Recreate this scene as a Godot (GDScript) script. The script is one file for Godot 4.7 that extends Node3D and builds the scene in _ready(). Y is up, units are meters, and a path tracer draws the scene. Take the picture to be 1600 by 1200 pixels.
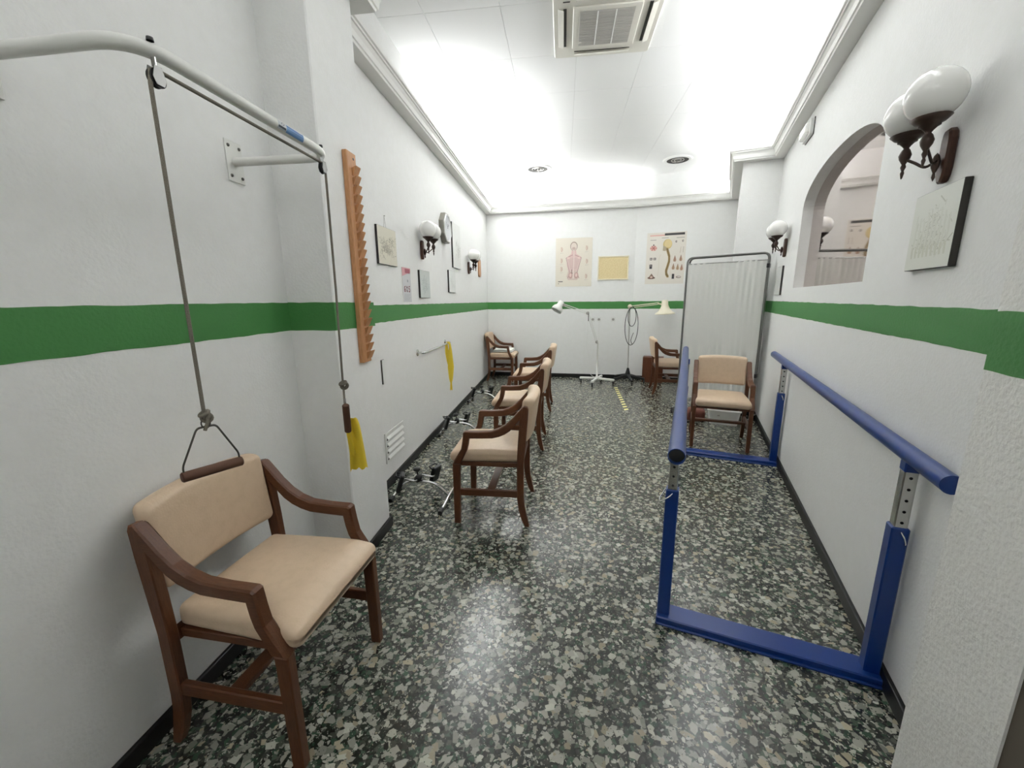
extends Node3D
# Rehabilitation room: long narrow white room with a green stripe, terrazzo floor and indirect cove light.

var M := {}
var rng := RandomNumberGenerator.new()
var used := {}

# right wall runs 16.9 degrees off the left wall
const TH := 0.29496
const W0 := -0.8171
const CEIL := 3.65
var DIR := Vector3(sin(TH), 0, -cos(TH))
var NRM := Vector3(-cos(TH), 0, -sin(TH))
const R_TURN := -1.86575
const BA := Vector2(-1.5, -8.2)
const BB := Vector2(1.3, -8.02)
const BC := Vector2(2.86, -7.63)


func _ready() -> void:
	rng.seed = 77
	setup_view()
	make_materials()
	build_shell()
	build_ceiling_things()
	build_chairs()
	build_bars()
	build_pulley()
	build_pillar_ladder()
	build_left_wall_things()
	build_right_wall_things()
	build_back_things()
	build_screen()
	build_pedals()


# ------------------------------------------------------------------ view and light
func setup_view() -> void:
	var cam := Camera3D.new()
	cam.name = "camera"
	cam.fov = 86.76
	cam.position = Vector3(0, 1.55, 0)
	cam.rotation_degrees = Vector3(-11.855, 7.13, -0.5)
	cam.near = 0.05
	cam.far = 60.0
	add_child(cam)
	var env := Environment.new()
	env.background_mode = Environment.BG_COLOR
	env.background_color = Color(0.02, 0.02, 0.02)
	env.tonemap_mode = Environment.TONE_MAPPER_LINEAR
	env.tonemap_exposure = 1.34
	env.sdfgi_enabled = true
	env.ssao_enabled = true
	env.ssil_enabled = true
	var we := WorldEnvironment.new()
	we.name = "environment"
	we.environment = env
	add_child(we)
	# light strips lying in the cove behind the cornice: from, to, towards the room, energy
	cove_strip(left_at(-4.4, 3.235, 0.055), left_at(-7.8, 3.235, 0.055), Vector3.RIGHT, 8.8, "the long left wall")
	cove_strip(Vector3(-1.38, 3.235, -8.135), Vector3(1.25, 3.235, -7.965), Vector3.BACK, 1.4, "the back wall with the posters")
	cove_strip(rw(6.2, 3.235, 0.475), rw(8.2, 3.235, 0.475), NRM, 1.6, "the side of the column")
	cove_strip(rw(1.5, 3.235, 0.055), rw(5.95, 3.235, 0.055), NRM, 6.3, "the arched mirror wall")
	cove_strip(Vector3(-1.375, 3.235, 2.0), Vector3(-1.375, 3.235, -1.75), Vector3.RIGHT, 1.3, "the near left wall with the pulley exerciser")
	cove_strip(Vector3(-1.25, 3.235, 2.145), Vector3(0.15, 3.235, 2.145), Vector3.FORWARD, 2.4, "the near end wall")


func cove_strip(a: Vector3, b: Vector3, room: Vector3, energy: float, where: String) -> void:
	var mid := (a + b) / 2.0
	var along := (b - a).normalized()
	var s := st()
	box(s, Vector3.ZERO, Vector3(0.035, 0.012, a.distance_to(b)), 0.003)
	var o := mi(s, "light_strip", mat_of("glow"), self)
	o.name = numbered("light_strip")
	o.transform = Transform3D(Basis(Vector3.UP.cross(along), Vector3.UP, along), mid)
	tag(o, "white light strip lying in the cove over " + where, "light strip", "light strips in the ceiling cove")
	var l := AreaLight3D.new()
	l.name = numbered("cove_light")
	l.area_size = Vector2(0.03, a.distance_to(b))
	l.light_energy = energy
	l.light_color = Color(0.975, 0.985, 1.0)
	l.area_range = 20.0
	l.shadow_enabled = true
	add_child(l)
	# emits along local -z: up and leaning out over the lip of the cornice
	var aim := (Vector3.UP + room.normalized() * 0.6).normalized()
	aim = (aim - along * aim.dot(along)).normalized()
	l.transform = Transform3D(Basis(along.cross(-aim), along, -aim), mid + Vector3(0, 0.012, 0))


# ------------------------------------------------------------------ places
func rw(s: float, h: float, off := 0.0) -> Vector3:
	var p := DIR * s + NRM * (W0 + off)
	return Vector3(p.x, h, p.z)


func left_at(z: float, h: float, off := 0.0) -> Vector3:
	return Vector3(-1.43 - 0.0122 * (-z - 2.46) + off, h, z)


func back_at(x: float, h: float, off := 0.0) -> Vector3:
	if x < BB.x:
		return Vector3(x, h, lerpf(BA.y, BB.y, (x - BA.x) / (BB.x - BA.x)) + off)
	return Vector3(x - 0.24 * off, h, lerpf(BB.y, BC.y, (x - BB.x) / (BC.x - BB.x)) + off * 0.97)


# ------------------------------------------------------------------ nodes
func numbered(called: String) -> String:
	var k: int = used.get(called, 0)
	used[called] = k + 1
	return called if k == 0 else "%s_%03d" % [called, k]


func tag(o: Node3D, label := "", category := "", group := "", kind := "") -> void:
	if label: o.set_meta("label", label)
	if category: o.set_meta("category", category)
	if group: o.set_meta("group", group)
	if kind: o.set_meta("kind", kind)


func thing(called: String, label: String, category: String, at := Vector3.ZERO, turn := 0.0, group := "") -> Node3D:
	var o := Node3D.new()
	o.name = numbered(called)
	add_child(o)
	o.position = at
	o.rotation.y = turn
	tag(o, label, category, group)
	return o


func structure(called: String) -> Node3D:
	var o := Node3D.new()
	o.name = called
	add_child(o)
	tag(o, "", "", "", "structure")
	return o


func mi(s: SurfaceTool, called: String, m: Material, parent: Node) -> MeshInstance3D:
	s.generate_normals()
	s.index()
	return mm(s.commit(), called, m, parent)


func mm(mesh: Mesh, called: String, m: Material, parent: Node) -> MeshInstance3D:
	var o := MeshInstance3D.new()
	o.name = called
	o.mesh = mesh
	o.material_override = m
	parent.add_child(o, true)
	return o


# ------------------------------------------------------------------ shapes
func st() -> SurfaceTool:
	var s := SurfaceTool.new()
	s.begin(Mesh.PRIMITIVE_TRIANGLES)
	return s


func tri(s: SurfaceTool, a: Vector3, b: Vector3, c: Vector3, out: Vector3) -> void:
	if (c - a).cross(b - a).dot(out) >= 0:
		s.add_vertex(a); s.add_vertex(b); s.add_vertex(c)
	else:
		s.add_vertex(a); s.add_vertex(c); s.add_vertex(b)


func quad(s: SurfaceTool, a: Vector3, b: Vector3, c: Vector3, d: Vector3, out: Vector3) -> void:
	tri(s, a, b, c, out)
	tri(s, a, c, d, out)


func box(s: SurfaceTool, c: Vector3, size: Vector3, bev := 0.0, b := Basis.IDENTITY) -> void:
	s.set_smooth_group(-1)
	var h := size / 2.0
	bev = minf(bev, minf(h.x, minf(h.y, h.z)) * 0.9)
	var pt := func(sg: Vector3, axis: int) -> Vector3:
		var v := Vector3.ZERO
		for k in 3:
			v[k] = sg[k] * (h[k] if k == axis else h[k] - bev)
		return c + b * v
	for i in 3:
		var j := (i + 1) % 3
		var k := (i + 2) % 3
		for si in [-1.0, 1.0]:
			var q := []
			for e in [[-1, -1], [1, -1], [1, 1], [-1, 1]]:
				var sg := Vector3.ZERO
				sg[i] = si; sg[j] = e[0]; sg[k] = e[1]
				q.append(pt.call(sg, i))
			var out := Vector3.ZERO
			out[i] = si
			quad(s, q[0], q[1], q[2], q[3], b * out)
			if bev > 0:
				for sj in [-1.0, 1.0]:
					var sa := Vector3.ZERO
					sa[i] = si; sa[j] = sj; sa[k] = -1
					var sb := sa
					sb[k] = 1
					var o2 := Vector3.ZERO
					o2[i] = si; o2[j] = sj
					quad(s, pt.call(sa, i), pt.call(sb, i), pt.call(sb, j), pt.call(sa, j), b * o2)
	if bev > 0:
		for x in [-1, 1]:
			for y in [-1, 1]:
				for z in [-1, 1]:
					var sg := Vector3(x, y, z)
					tri(s, pt.call(sg, 0), pt.call(sg, 1), pt.call(sg, 2), b * sg)


func bar(s: SurfaceTool, a: Vector3, b: Vector3, w: float, t: float, bev := 0.003, up := Vector3.UP) -> void:
	var z := (b - a).normalized()
	var x := up.cross(z)
	if x.length() < 0.01:
		x = Vector3.RIGHT.cross(z) if absf(z.x) < 0.9 else Vector3.BACK.cross(z)
	x = x.normalized()
	box(s, (a + b) / 2.0, Vector3(w, t, a.distance_to(b)), bev, Basis(x, z.cross(x), z))


func tube(s: SurfaceTool, pts: Array, r: Variant, sides := 10, caps := true, closed := false) -> void:
	var n := pts.size()
	var rings := []
	var t0: Vector3 = (pts[1] - pts[0]).normalized()
	var u := t0.cross(Vector3.UP if absf(t0.y) < 0.9 else Vector3.RIGHT).normalized()
	for i in n:
		var t: Vector3
		if closed:
			t = (pts[(i + 1) % n] - pts[(i - 1 + n) % n]).normalized()
		elif i == 0:
			t = t0
		elif i == n - 1:
			t = (pts[i] - pts[i - 1]).normalized()
		else:
			t = (pts[i + 1] - pts[i - 1]).normalized()
		u = (u - t * u.dot(t)).normalized()
		var v := t.cross(u)
		var rad: float = r[i] if r is Array else r
		var ring := []
		for k in sides:
			var a := TAU * k / sides
			ring.append(pts[i] + (u * cos(a) + v * sin(a)) * rad)
		rings.append(ring)
	s.set_smooth_group(1)
	for i in (n if closed else n - 1):
		var i2 := (i + 1) % n
		for k in sides:
			var k2 := (k + 1) % sides
			var mid: Vector3 = (rings[i][k] + rings[i2][k2]) / 2.0 - (pts[i] + pts[i2]) / 2.0
			quad(s, rings[i][k], rings[i][k2], rings[i2][k2], rings[i2][k], mid)
	if caps and not closed:
		s.set_smooth_group(-1)
		for e in [0, n - 1]:
			var out: Vector3 = (pts[0] - pts[1]) if e == 0 else (pts[n - 1] - pts[n - 2])
			for k in sides:
				tri(s, pts[e], rings[e][k], rings[e][(k + 1) % sides], out)


func smooth(pts: Array, per := 6) -> Array:
	var c := Curve3D.new()
	c.bake_interval = 0.01
	for i in pts.size():
		var t := Vector3.ZERO
		if i > 0 and i < pts.size() - 1:
			t = (pts[i + 1] - pts[i - 1]) / 6.0
		c.add_point(pts[i], -t, t)
	var out := []
	for i in pts.size() - 1:
		for k in per:
			out.append(c.sample(i, float(k) / per))
	out.append(pts[pts.size() - 1])
	return out


func bend(pts: Array, r: float, steps := 6) -> Array:
	# polyline with its corners rounded
	var out := [pts[0]]
	for i in range(1, pts.size() - 1):
		var a: Vector3 = (pts[i - 1] - pts[i])
		var b: Vector3 = (pts[i + 1] - pts[i])
		var rr := minf(r, minf(a.length(), b.length()) * 0.49)
		var pa: Vector3 = pts[i] + a.normalized() * rr
		var pb: Vector3 = pts[i] + b.normalized() * rr
		for k in steps + 1:
			var t := float(k) / steps
			out.append(pa.lerp(pts[i], t).lerp((pts[i] as Vector3).lerp(pb, t), t))
	out.append(pts[pts.size() - 1])
	return out


func lathe(s: SurfaceTool, prof: Array, sides := 20, xf := Transform3D.IDENTITY, sharp := false) -> void:
	for i in prof.size() - 1:
		var a: Vector2 = prof[i]
		var b: Vector2 = prof[i + 1]
		if a.is_equal_approx(b):
			continue
		s.set_smooth_group(i + 2 if sharp else 1)
		for k in sides:
			var a0 := TAU * k / sides
			var a1 := TAU * (k + 1) / sides
			var am := (a0 + a1) / 2.0
			var p0 := xf * Vector3(a.x * cos(a0), a.y, a.x * sin(a0))
			var p1 := xf * Vector3(a.x * cos(a1), a.y, a.x * sin(a1))
			var p2 := xf * Vector3(b.x * cos(a1), b.y, b.x * sin(a1))
			var p3 := xf * Vector3(b.x * cos(a0), b.y, b.x * sin(a0))
			var out := xf.basis * Vector3(cos(am) * (b.y - a.y), a.x - b.x, sin(am) * (b.y - a.y))
			if a.x < 1e-5:
				tri(s, p0, p2, p3, out)
			elif b.x < 1e-5:
				tri(s, p0, p1, p2, out)
			else:
				quad(s, p0, p1, p2, p3, out)


func signed_area(p: Array) -> float:
	var a := 0.0
	for i in p.size():
		var q: Vector2 = p[(i + 1) % p.size()]
		a += p[i].x * q.y - q.x * p[i].y
	return a / 2.0


func inset(p: Array, d: float) -> Array:
	var sg := signf(signed_area(p))
	var out := []
	var n := p.size()
	for i in n:
		var e0: Vector2 = (p[i] - p[(i - 1 + n) % n]).normalized()
		var e1: Vector2 = (p[(i + 1) % n] - p[i]).normalized()
		var n0 := Vector2(-e0.y, e0.x) * sg
		var n1 := Vector2(-e1.y, e1.x) * sg
		var m := (n0 + n1)
		m = m / maxf(0.35, m.length_squared() / 2.0)
		out.append(p[i] + m * d)
	return out


func extrude(s: SurfaceTool, p: Array, xf: Transform3D, depth: float, bev := 0.0, smooth_sides := false) -> void:
	# polygon in local xy, from z = -depth / 2 to depth / 2
	var sg := signf(signed_area(p))
	var n := p.size()
	var idx := Geometry2D.triangulate_polygon(PackedVector2Array(p))
	var cap := inset(p, bev) if bev > 0 else p
	var hz := depth / 2.0
	s.set_smooth_group(-1)
	for zz in [-hz, hz]:
		var out := xf.basis * Vector3(0, 0, zz)
		for t in range(0, idx.size(), 3):
			var q := []
			for k in 3:
				var v: Vector2 = cap[idx[t + k]]
				q.append(xf * Vector3(v.x, v.y, zz))
			tri(s, q[0], q[1], q[2], out)
	for i in n:
		var a: Vector2 = p[i]
		var b: Vector2 = p[(i + 1) % n]
		var e := (b - a).normalized()
		var o2 := Vector2(e.y, -e.x) * sg
		var out := xf.basis * Vector3(o2.x, o2.y, 0)
		s.set_smooth_group(3 if smooth_sides else -1)
		quad(s, xf * Vector3(a.x, a.y, -hz + bev), xf * Vector3(b.x, b.y, -hz + bev), xf * Vector3(b.x, b.y, hz - bev), xf * Vector3(a.x, a.y, hz - bev), out)
		if bev > 0:
			s.set_smooth_group(-1)
			var ca: Vector2 = cap[i]
			var cb: Vector2 = cap[(i + 1) % n]
			for z in [-1.0, 1.0]:
				quad(s, xf * Vector3(a.x, a.y, z * (hz - bev)), xf * Vector3(b.x, b.y, z * (hz - bev)), xf * Vector3(cb.x, cb.y, z * hz), xf * Vector3(ca.x, ca.y, z * hz), out + xf.basis * Vector3(0, 0, z))


func strip_poly(center: Array, widths: Array) -> Array:
	var left := []
	var right := []
	for i in center.size():
		var t: Vector2 = (center[mini(i + 1, center.size() - 1)] - center[maxi(i - 1, 0)]).normalized()
		var nn: Vector2 = Vector2(-t.y, t.x) * widths[i] / 2.0
		left.append(center[i] + nn)
		right.append(center[i] - nn)
	right.reverse()
	return left + right


func cushion(s: SurfaceTool, h: Vector3, r: float, warp: Callable) -> void:
	# rounded pad of half size h, bent by warp
	s.set_smooth_group(1)
	var lines := []
	for k in 3:
		var l := []
		for t in [0.0, 0.12, 0.35, 0.65]:
			l.append(-h[k] + r * t)
		for t in 9:
			l.append(lerpf(-h[k] + r, h[k] - r, t / 8.0))
		for t in [0.65, 0.35, 0.12, 0.0]:
			l.append(h[k] - r * t)
		lines.append(l)
	var inner := h - Vector3(r, r, r)
	var place := func(v: Vector3) -> Vector3:
		var c := v.clamp(-inner, inner)
		return warp.call(c + (v - c).normalized() * r)
	for i in 3:
		var j := (i + 1) % 3
		var k := (i + 2) % 3
		for sg in [-1.0, 1.0]:
			var out := Vector3.ZERO
			out[i] = sg
			var g := []
			for a in lines[j]:
				var row := []
				for b in lines[k]:
					var v := Vector3.ZERO
					v[i] = sg * h[i]; v[j] = a; v[k] = b
					row.append(place.call(v))
				g.append(row)
			for a in g.size() - 1:
				for b in g[a].size() - 1:
					quad(s, g[a][b], g[a + 1][b], g[a + 1][b + 1], g[a][b + 1], out)


func rounded_rect(w: float, h: float, r: float, steps := 5) -> Array:
	var out := []
	for c in [[1, 1, 0.0], [-1, 1, PI / 2], [-1, -1, PI], [1, -1, 1.5 * PI]]:
		for k in steps + 1:
			var a: float = c[2] + PI / 2 * k / steps
			out.append(Vector2(c[0] * (w / 2 - r) + r * cos(a), c[1] * (h / 2 - r) + r * sin(a)))
	return out


# ------------------------------------------------------------------ materials
func c8(r: int, g: int, b: int) -> Color:
	return Color(r / 255.0, g / 255.0, b / 255.0)


func mat(called: String, col: Color, rough := 0.6, metal := 0.0) -> StandardMaterial3D:
	var m := StandardMaterial3D.new()
	m.resource_name = called
	m.albedo_color = col
	m.roughness = rough
	m.metallic = metal
	M[called] = m
	return m


func mat_of(called: String) -> StandardMaterial3D:
	if not M.has(called):
		if called == "glow":
			var m := mat("glow", Color(1, 1, 1), 0.5)
			m.emission_enabled = true
			m.emission = Color(0.975, 0.985, 1.0)
			m.emission_energy_multiplier = 2.0
	return M[called]


func noise_tex(freq: float, ramp: Array, normal := false, strength := 4.0, size := 512, kind := FastNoiseLite.TYPE_SIMPLEX_SMOOTH, octaves := 3) -> NoiseTexture2D:
	var n := FastNoiseLite.new()
	n.noise_type = kind
	n.frequency = freq
	n.fractal_octaves = octaves
	n.seed = 5
	var t := NoiseTexture2D.new()
	t.width = size
	t.height = size
	t.seamless = true
	t.noise = n
	if normal:
		t.as_normal_map = true
		t.bump_strength = strength
	elif ramp:
		var g := Gradient.new()
		g.offsets = PackedFloat32Array([0.0, 0.5, 1.0])
		g.colors = PackedColorArray(ramp)
		t.color_ramp = g
	return t


func make_materials() -> void:
	var plaster_n := noise_tex(0.045, [], true, 6.0, 512, FastNoiseLite.TYPE_SIMPLEX_SMOOTH, 3)
	var tone := noise_tex(0.01, [Color(0.988, 0.987, 0.984), Color(0.994, 0.994, 0.992), Color(1, 1, 1)])
	for e in [["plaster", c8(242, 242, 240)], ["green_paint", c8(64, 130, 64)], ["rough_plaster", c8(240, 239, 235)]]:
		var m := mat(e[0], e[1], 0.62)
		m.albedo_texture = tone
		m.normal_enabled = true
		m.normal_texture = plaster_n
		m.normal_scale = 0.4 if e[0] == "rough_plaster" else 0.16
		m.uv1_triplanar = true
		m.uv1_world_triplanar = true
		m.uv1_scale = Vector3(2.2, 2.2, 2.2)
	mat("ceiling_paint", c8(240, 240, 237), 0.8)
	mat("gypsum", c8(242, 241, 237), 0.7)
	mat("baseboard", c8(15, 15, 15), 0.4)
	mat("door_paint", c8(92, 84, 74), 0.85)
	var wood_t := noise_tex(0.02, [c8(150, 104, 68), c8(174, 126, 86), c8(196, 148, 106)], false, 0, 512, FastNoiseLite.TYPE_SIMPLEX_SMOOTH, 4)
	var pale_t := noise_tex(0.02, [c8(186, 140, 98), c8(206, 162, 120), c8(220, 180, 140)], false, 0, 512, FastNoiseLite.TYPE_SIMPLEX_SMOOTH, 4)
	for e in [["wood", Vector3(14, 1.6, 14), c8(136, 114, 98)], ["wood_flat", Vector3(14, 14, 1.6), c8(136, 114, 98)], ["light_wood", Vector3(16, 1.4, 16), c8(240, 222, 202)], ["sconce_wood", Vector3(20, 3, 20), c8(104, 84, 76)], ["box_wood", Vector3(10, 1.5, 10), c8(142, 112, 98)]]:
		var m := mat(e[0], e[2], 0.42)
		m.albedo_texture = pale_t if e[0] == "light_wood" else wood_t
		m.uv1_triplanar = true
		m.uv1_scale = e[1]
	var v := mat("vinyl", c8(216, 191, 163), 0.42)
	v.albedo_texture = noise_tex(0.012, [Color(0.965, 0.96, 0.95), Color(0.99, 0.988, 0.985), Color(1, 1, 1)])
	v.normal_enabled = true
	v.normal_texture = noise_tex(0.12, [], true, 3.0, 256)
	v.normal_scale = 0.18
	v.uv1_triplanar = true
	v.uv1_scale = Vector3(3, 3, 3)
	mat("blue_paint", c8(8, 50, 120), 0.3)
	mat("blue_end", c8(14, 36, 104), 0.35)
	mat("steel", c8(190, 190, 186), 0.25, 1.0)
	mat("chrome", c8(215, 216, 216), 0.12, 1.0)
	mat("screen_steel", c8(122, 122, 119), 0.3, 0.9)
	mat("brushed", c8(150, 150, 148), 0.45, 0.9)
	mat("dark_steel", c8(92, 90, 84), 0.35, 0.8)
	mat("black_plastic", c8(22, 22, 22), 0.45)
	mat("hole", c8(10, 10, 10), 0.9)
	mat("white_enamel", c8(232, 232, 226), 0.32)
	mat("cream_enamel", c8(236, 228, 204), 0.32)
	mat("white_plastic", c8(234, 234, 230), 0.4)
	mat("ac_plastic", c8(224, 221, 210), 0.4)
	mat("clock_case", c8(132, 129, 120), 0.4)
	mat("grey_plastic", c8(176, 173, 166), 0.55)
	mat("louvre_dark", c8(60, 58, 52), 0.7)
	var op := mat("opal_glass", c8(246, 245, 241), 0.08)
	op.clearcoat_enabled = true
	op.clearcoat = 0.6
	op.clearcoat_roughness = 0.04
	mat("bronze", c8(58, 42, 34), 0.35, 0.4)
	var rope := mat("rope", c8(176, 171, 160), 0.9)
	rope.albedo_texture = noise_tex(0.08, [c8(96, 93, 88), c8(176, 172, 164), c8(255, 252, 246)], false, 0, 256)
	rope.uv1_triplanar = true
	rope.uv1_scale = Vector3(30, 30, 30)
	mat("leather", c8(92, 62, 46), 0.7)
	var band := mat("latex", c8(238, 210, 62), 0.45)
	band.backlight_enabled = true
	band.backlight = Color(0.35, 0.28, 0.04)
	var cloth := mat("curtain_cloth", c8(216, 216, 211), 0.9)
	cloth.backlight_enabled = true
	cloth.backlight = Color(0.25, 0.26, 0.25)
	mat("towel", c8(238, 238, 232), 0.95)
	var mir := mat("tinted_mirror", c8(196, 183, 178), 0.035, 1.0)
	mir.metallic_specular = 0.5
	mat("glass_face", c8(196, 198, 200), 0.15)
	mat("paper", c8(232, 228, 214), 0.8)
	mat("frame_dark", c8(40, 36, 32), 0.5)
	mat("tape_yellow", c8(232, 226, 150), 0.5)
	mat("tape_black", c8(28, 28, 26), 0.5)
	mat("red_plastic", c8(150, 30, 24), 0.4)
	mat("red_fabric", c8(104, 58, 46), 0.8)
	mat("cable_black", c8(34, 38, 36), 0.5)
	var cork := mat("cork", c8(255, 255, 255), 0.9)
	cork.albedo_texture = noise_tex(0.06, [c8(206, 186, 140), c8(222, 204, 158), c8(232, 216, 176)], false, 0, 256)
	cork.uv1_triplanar = true
	cork.uv1_scale = Vector3(3, 3, 3)
	var te := mat("terrazzo", Color(0.80, 0.805, 0.785), 0.22)
	te.albedo_texture = terrazzo_texture()
	te.metallic_specular = 0.55


func print_mat(called: String, im: Image, rough := 0.5) -> StandardMaterial3D:
	var m := mat(called, Color(1, 1, 1), rough)
	m.albedo_texture = ImageTexture.create_from_image(im)
	m.texture_repeat = false
	return m


func terrazzo_texture() -> ImageTexture:
	# 4 x 4 tiles of 40 cm: stone chips of many sizes set in dark cement
	var n := 2048
	var im := Image.create(n, n, false, Image.FORMAT_RGB8)
	im.fill(c8(52, 55, 49))
	var cell := n / 4
	var dark := [c8(62, 65, 59), c8(84, 87, 79), c8(44, 47, 42), c8(66, 88, 72), c8(78, 104, 86), c8(104, 106, 98), c8(74, 76, 69), c8(94, 110, 96)]
	var light := [c8(216, 214, 204), c8(198, 197, 187), c8(182, 182, 172), c8(158, 159, 149), c8(214, 212, 200), c8(192, 191, 181), c8(196, 186, 164)]
	# [how many, smallest, largest radius in pixels, share of light stones, thinnest and widest shape]
	var layers := [[7000, 9.0, 22.0, 0.1, 0.7, 1.2], [9000, 3.0, 9.0, 0.4, 0.45, 1.1], [5200, 3.0, 8.0, 0.75, 0.3, 0.6], [3000, 9.0, 21.0, 0.8, 0.65, 1.15], [1300, 12.0, 20.0, 0.0, 0.7, 1.1], [1100, 17.0, 31.0, 0.95, 0.7, 1.1], [9000, 1.6, 4.0, 0.55, 0.6, 1.0]]
	for ly in layers:
		for i in ly[0]:
			var tx := rng.randi() % 4
			var ty := rng.randi() % 4
			var cx := tx * cell + rng.randf() * cell
			var cy := ty * cell + rng.randf() * cell
			var r := rng.randf_range(ly[1], ly[2])
			var col: Color = light[rng.randi() % light.size()] if rng.randf() < ly[3] else dark[rng.randi() % dark.size()]
			col = col * rng.randf_range(0.86, 1.07)
			var corners := rng.randi_range(4, 6)
			var poly := []
			var ang := rng.randf() * TAU
			var wide := rng.randf_range(ly[4], ly[5])
			for k in corners:
				var a := TAU * (k + rng.randf_range(-0.33, 0.33)) / corners
				var v := Vector2(cos(a) * wide, sin(a) / maxf(wide, 0.6) * 0.85).rotated(ang) * r * rng.randf_range(0.72, 1.15)
				poly.append(Vector2(cx, cy) + v)
			fill_convex(im, poly, col, Rect2i(tx * cell, ty * cell, cell, cell))
	return ImageTexture.create_from_image(im)


func fill_convex(im: Image, poly: Array, col: Color, clip: Rect2i) -> void:
	var y0 := 1e9
	var y1 := -1e9
	for p in poly:
		y0 = minf(y0, p.y)
		y1 = maxf(y1, p.y)
	for y in range(maxi(ceili(y0), clip.position.y), mini(floori(y1), clip.end.y - 1) + 1):
		var xa := 1e9
		var xb := -1e9
		for i in poly.size():
			var a: Vector2 = poly[i]
			var b: Vector2 = poly[(i + 1) % poly.size()]
			if (a.y <= y and b.y > y) or (b.y <= y and a.y > y):
				var x := a.x + (b.x - a.x) * (y - a.y) / (b.y - a.y)
				xa = minf(xa, x)
				xb = maxf(xb, x)
		var ia := maxi(ceili(xa), clip.position.x)
		var ib := mini(floori(xb), clip.end.x - 1)
		if ib >= ia:
			im.fill_rect(Rect2i(ia, y, ib - ia + 1, 1), col)


func oval(im: Image, x: float, y: float, rx: float, ry: float, col: Color) -> void:
	for k in range(floori(y - ry), ceili(y + ry) + 1):
		var t := 1.0 - pow((k - y) / ry, 2)
		if t > 0:
			im.fill_rect(Rect2i(roundi(x - rx * sqrt(t)), k, maxi(1, roundi(2 * rx * sqrt(t))), 1), col)


func stroke(im: Image, pts: Array, w: float, col: Color) -> void:
	for i in pts.size() - 1:
		var a: Vector2 = pts[i]
		var b: Vector2 = pts[i + 1]
		var n := maxi(1, ceili(a.distance_to(b)))
		for k in n + 1:
			var p := a.lerp(b, float(k) / n)
			im.fill_rect(Rect2i(roundi(p.x - w / 2), roundi(p.y - w / 2), maxi(1, roundi(w)), maxi(1, roundi(w))), col)


# ------------------------------------------------------------------ the room
func room_outline() -> Array:
	var out := [Vector3(-1.43, 0, 2.2), Vector3(-1.43, 0, -2.01), Vector3(-1.175, 0, -2.01), Vector3(-1.175, 0, -2.46), left_at(-2.46, 0), Vector3(BA.x, 0, BA.y), Vector3(BB.x, 0, BB.y), Vector3(BC.x, 0, BC.y)]
	out.append_array([rw(6.05, 0, 0.42), rw(6.05, 0), rw(1.354, 0), rw(1.354, 0, 0.165), rw(1.03, 0, 0.165), rw(1.03, 0, 0.16), rw(-1.4, 0, 0.16), Vector3(0.3, 0, 2.2)])
	return out


func wall_slab(s: SurfaceTool, a: Vector3, b: Vector3, y0: float, y1: float, out: Vector3, thick := 0.2) -> void:
	# a wall from a to b whose room face lies on the line, thickness away from the room
	s.set_smooth_group(-1)
	var o := out.normalized() * thick
	var lo := Vector3(0, y0, 0)
	var hi := Vector3(0, y1, 0)
	var along := (b - a)
	quad(s, a + lo, b + lo, b + hi, a + hi, -o)
	quad(s, a + o + lo, b + o + lo, b + o + hi, a + o + hi, o)
	quad(s, a + lo, b + lo, b + o + lo, a + o + lo, Vector3.DOWN)
	quad(s, a + hi, b + hi, b + o + hi, a + o + hi, Vector3.UP)
	quad(s, a + lo, a + o + lo, a + o + hi, a + hi, -along)
	quad(s, b + lo, b + o + lo, b + o + hi, b + hi, along)


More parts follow.
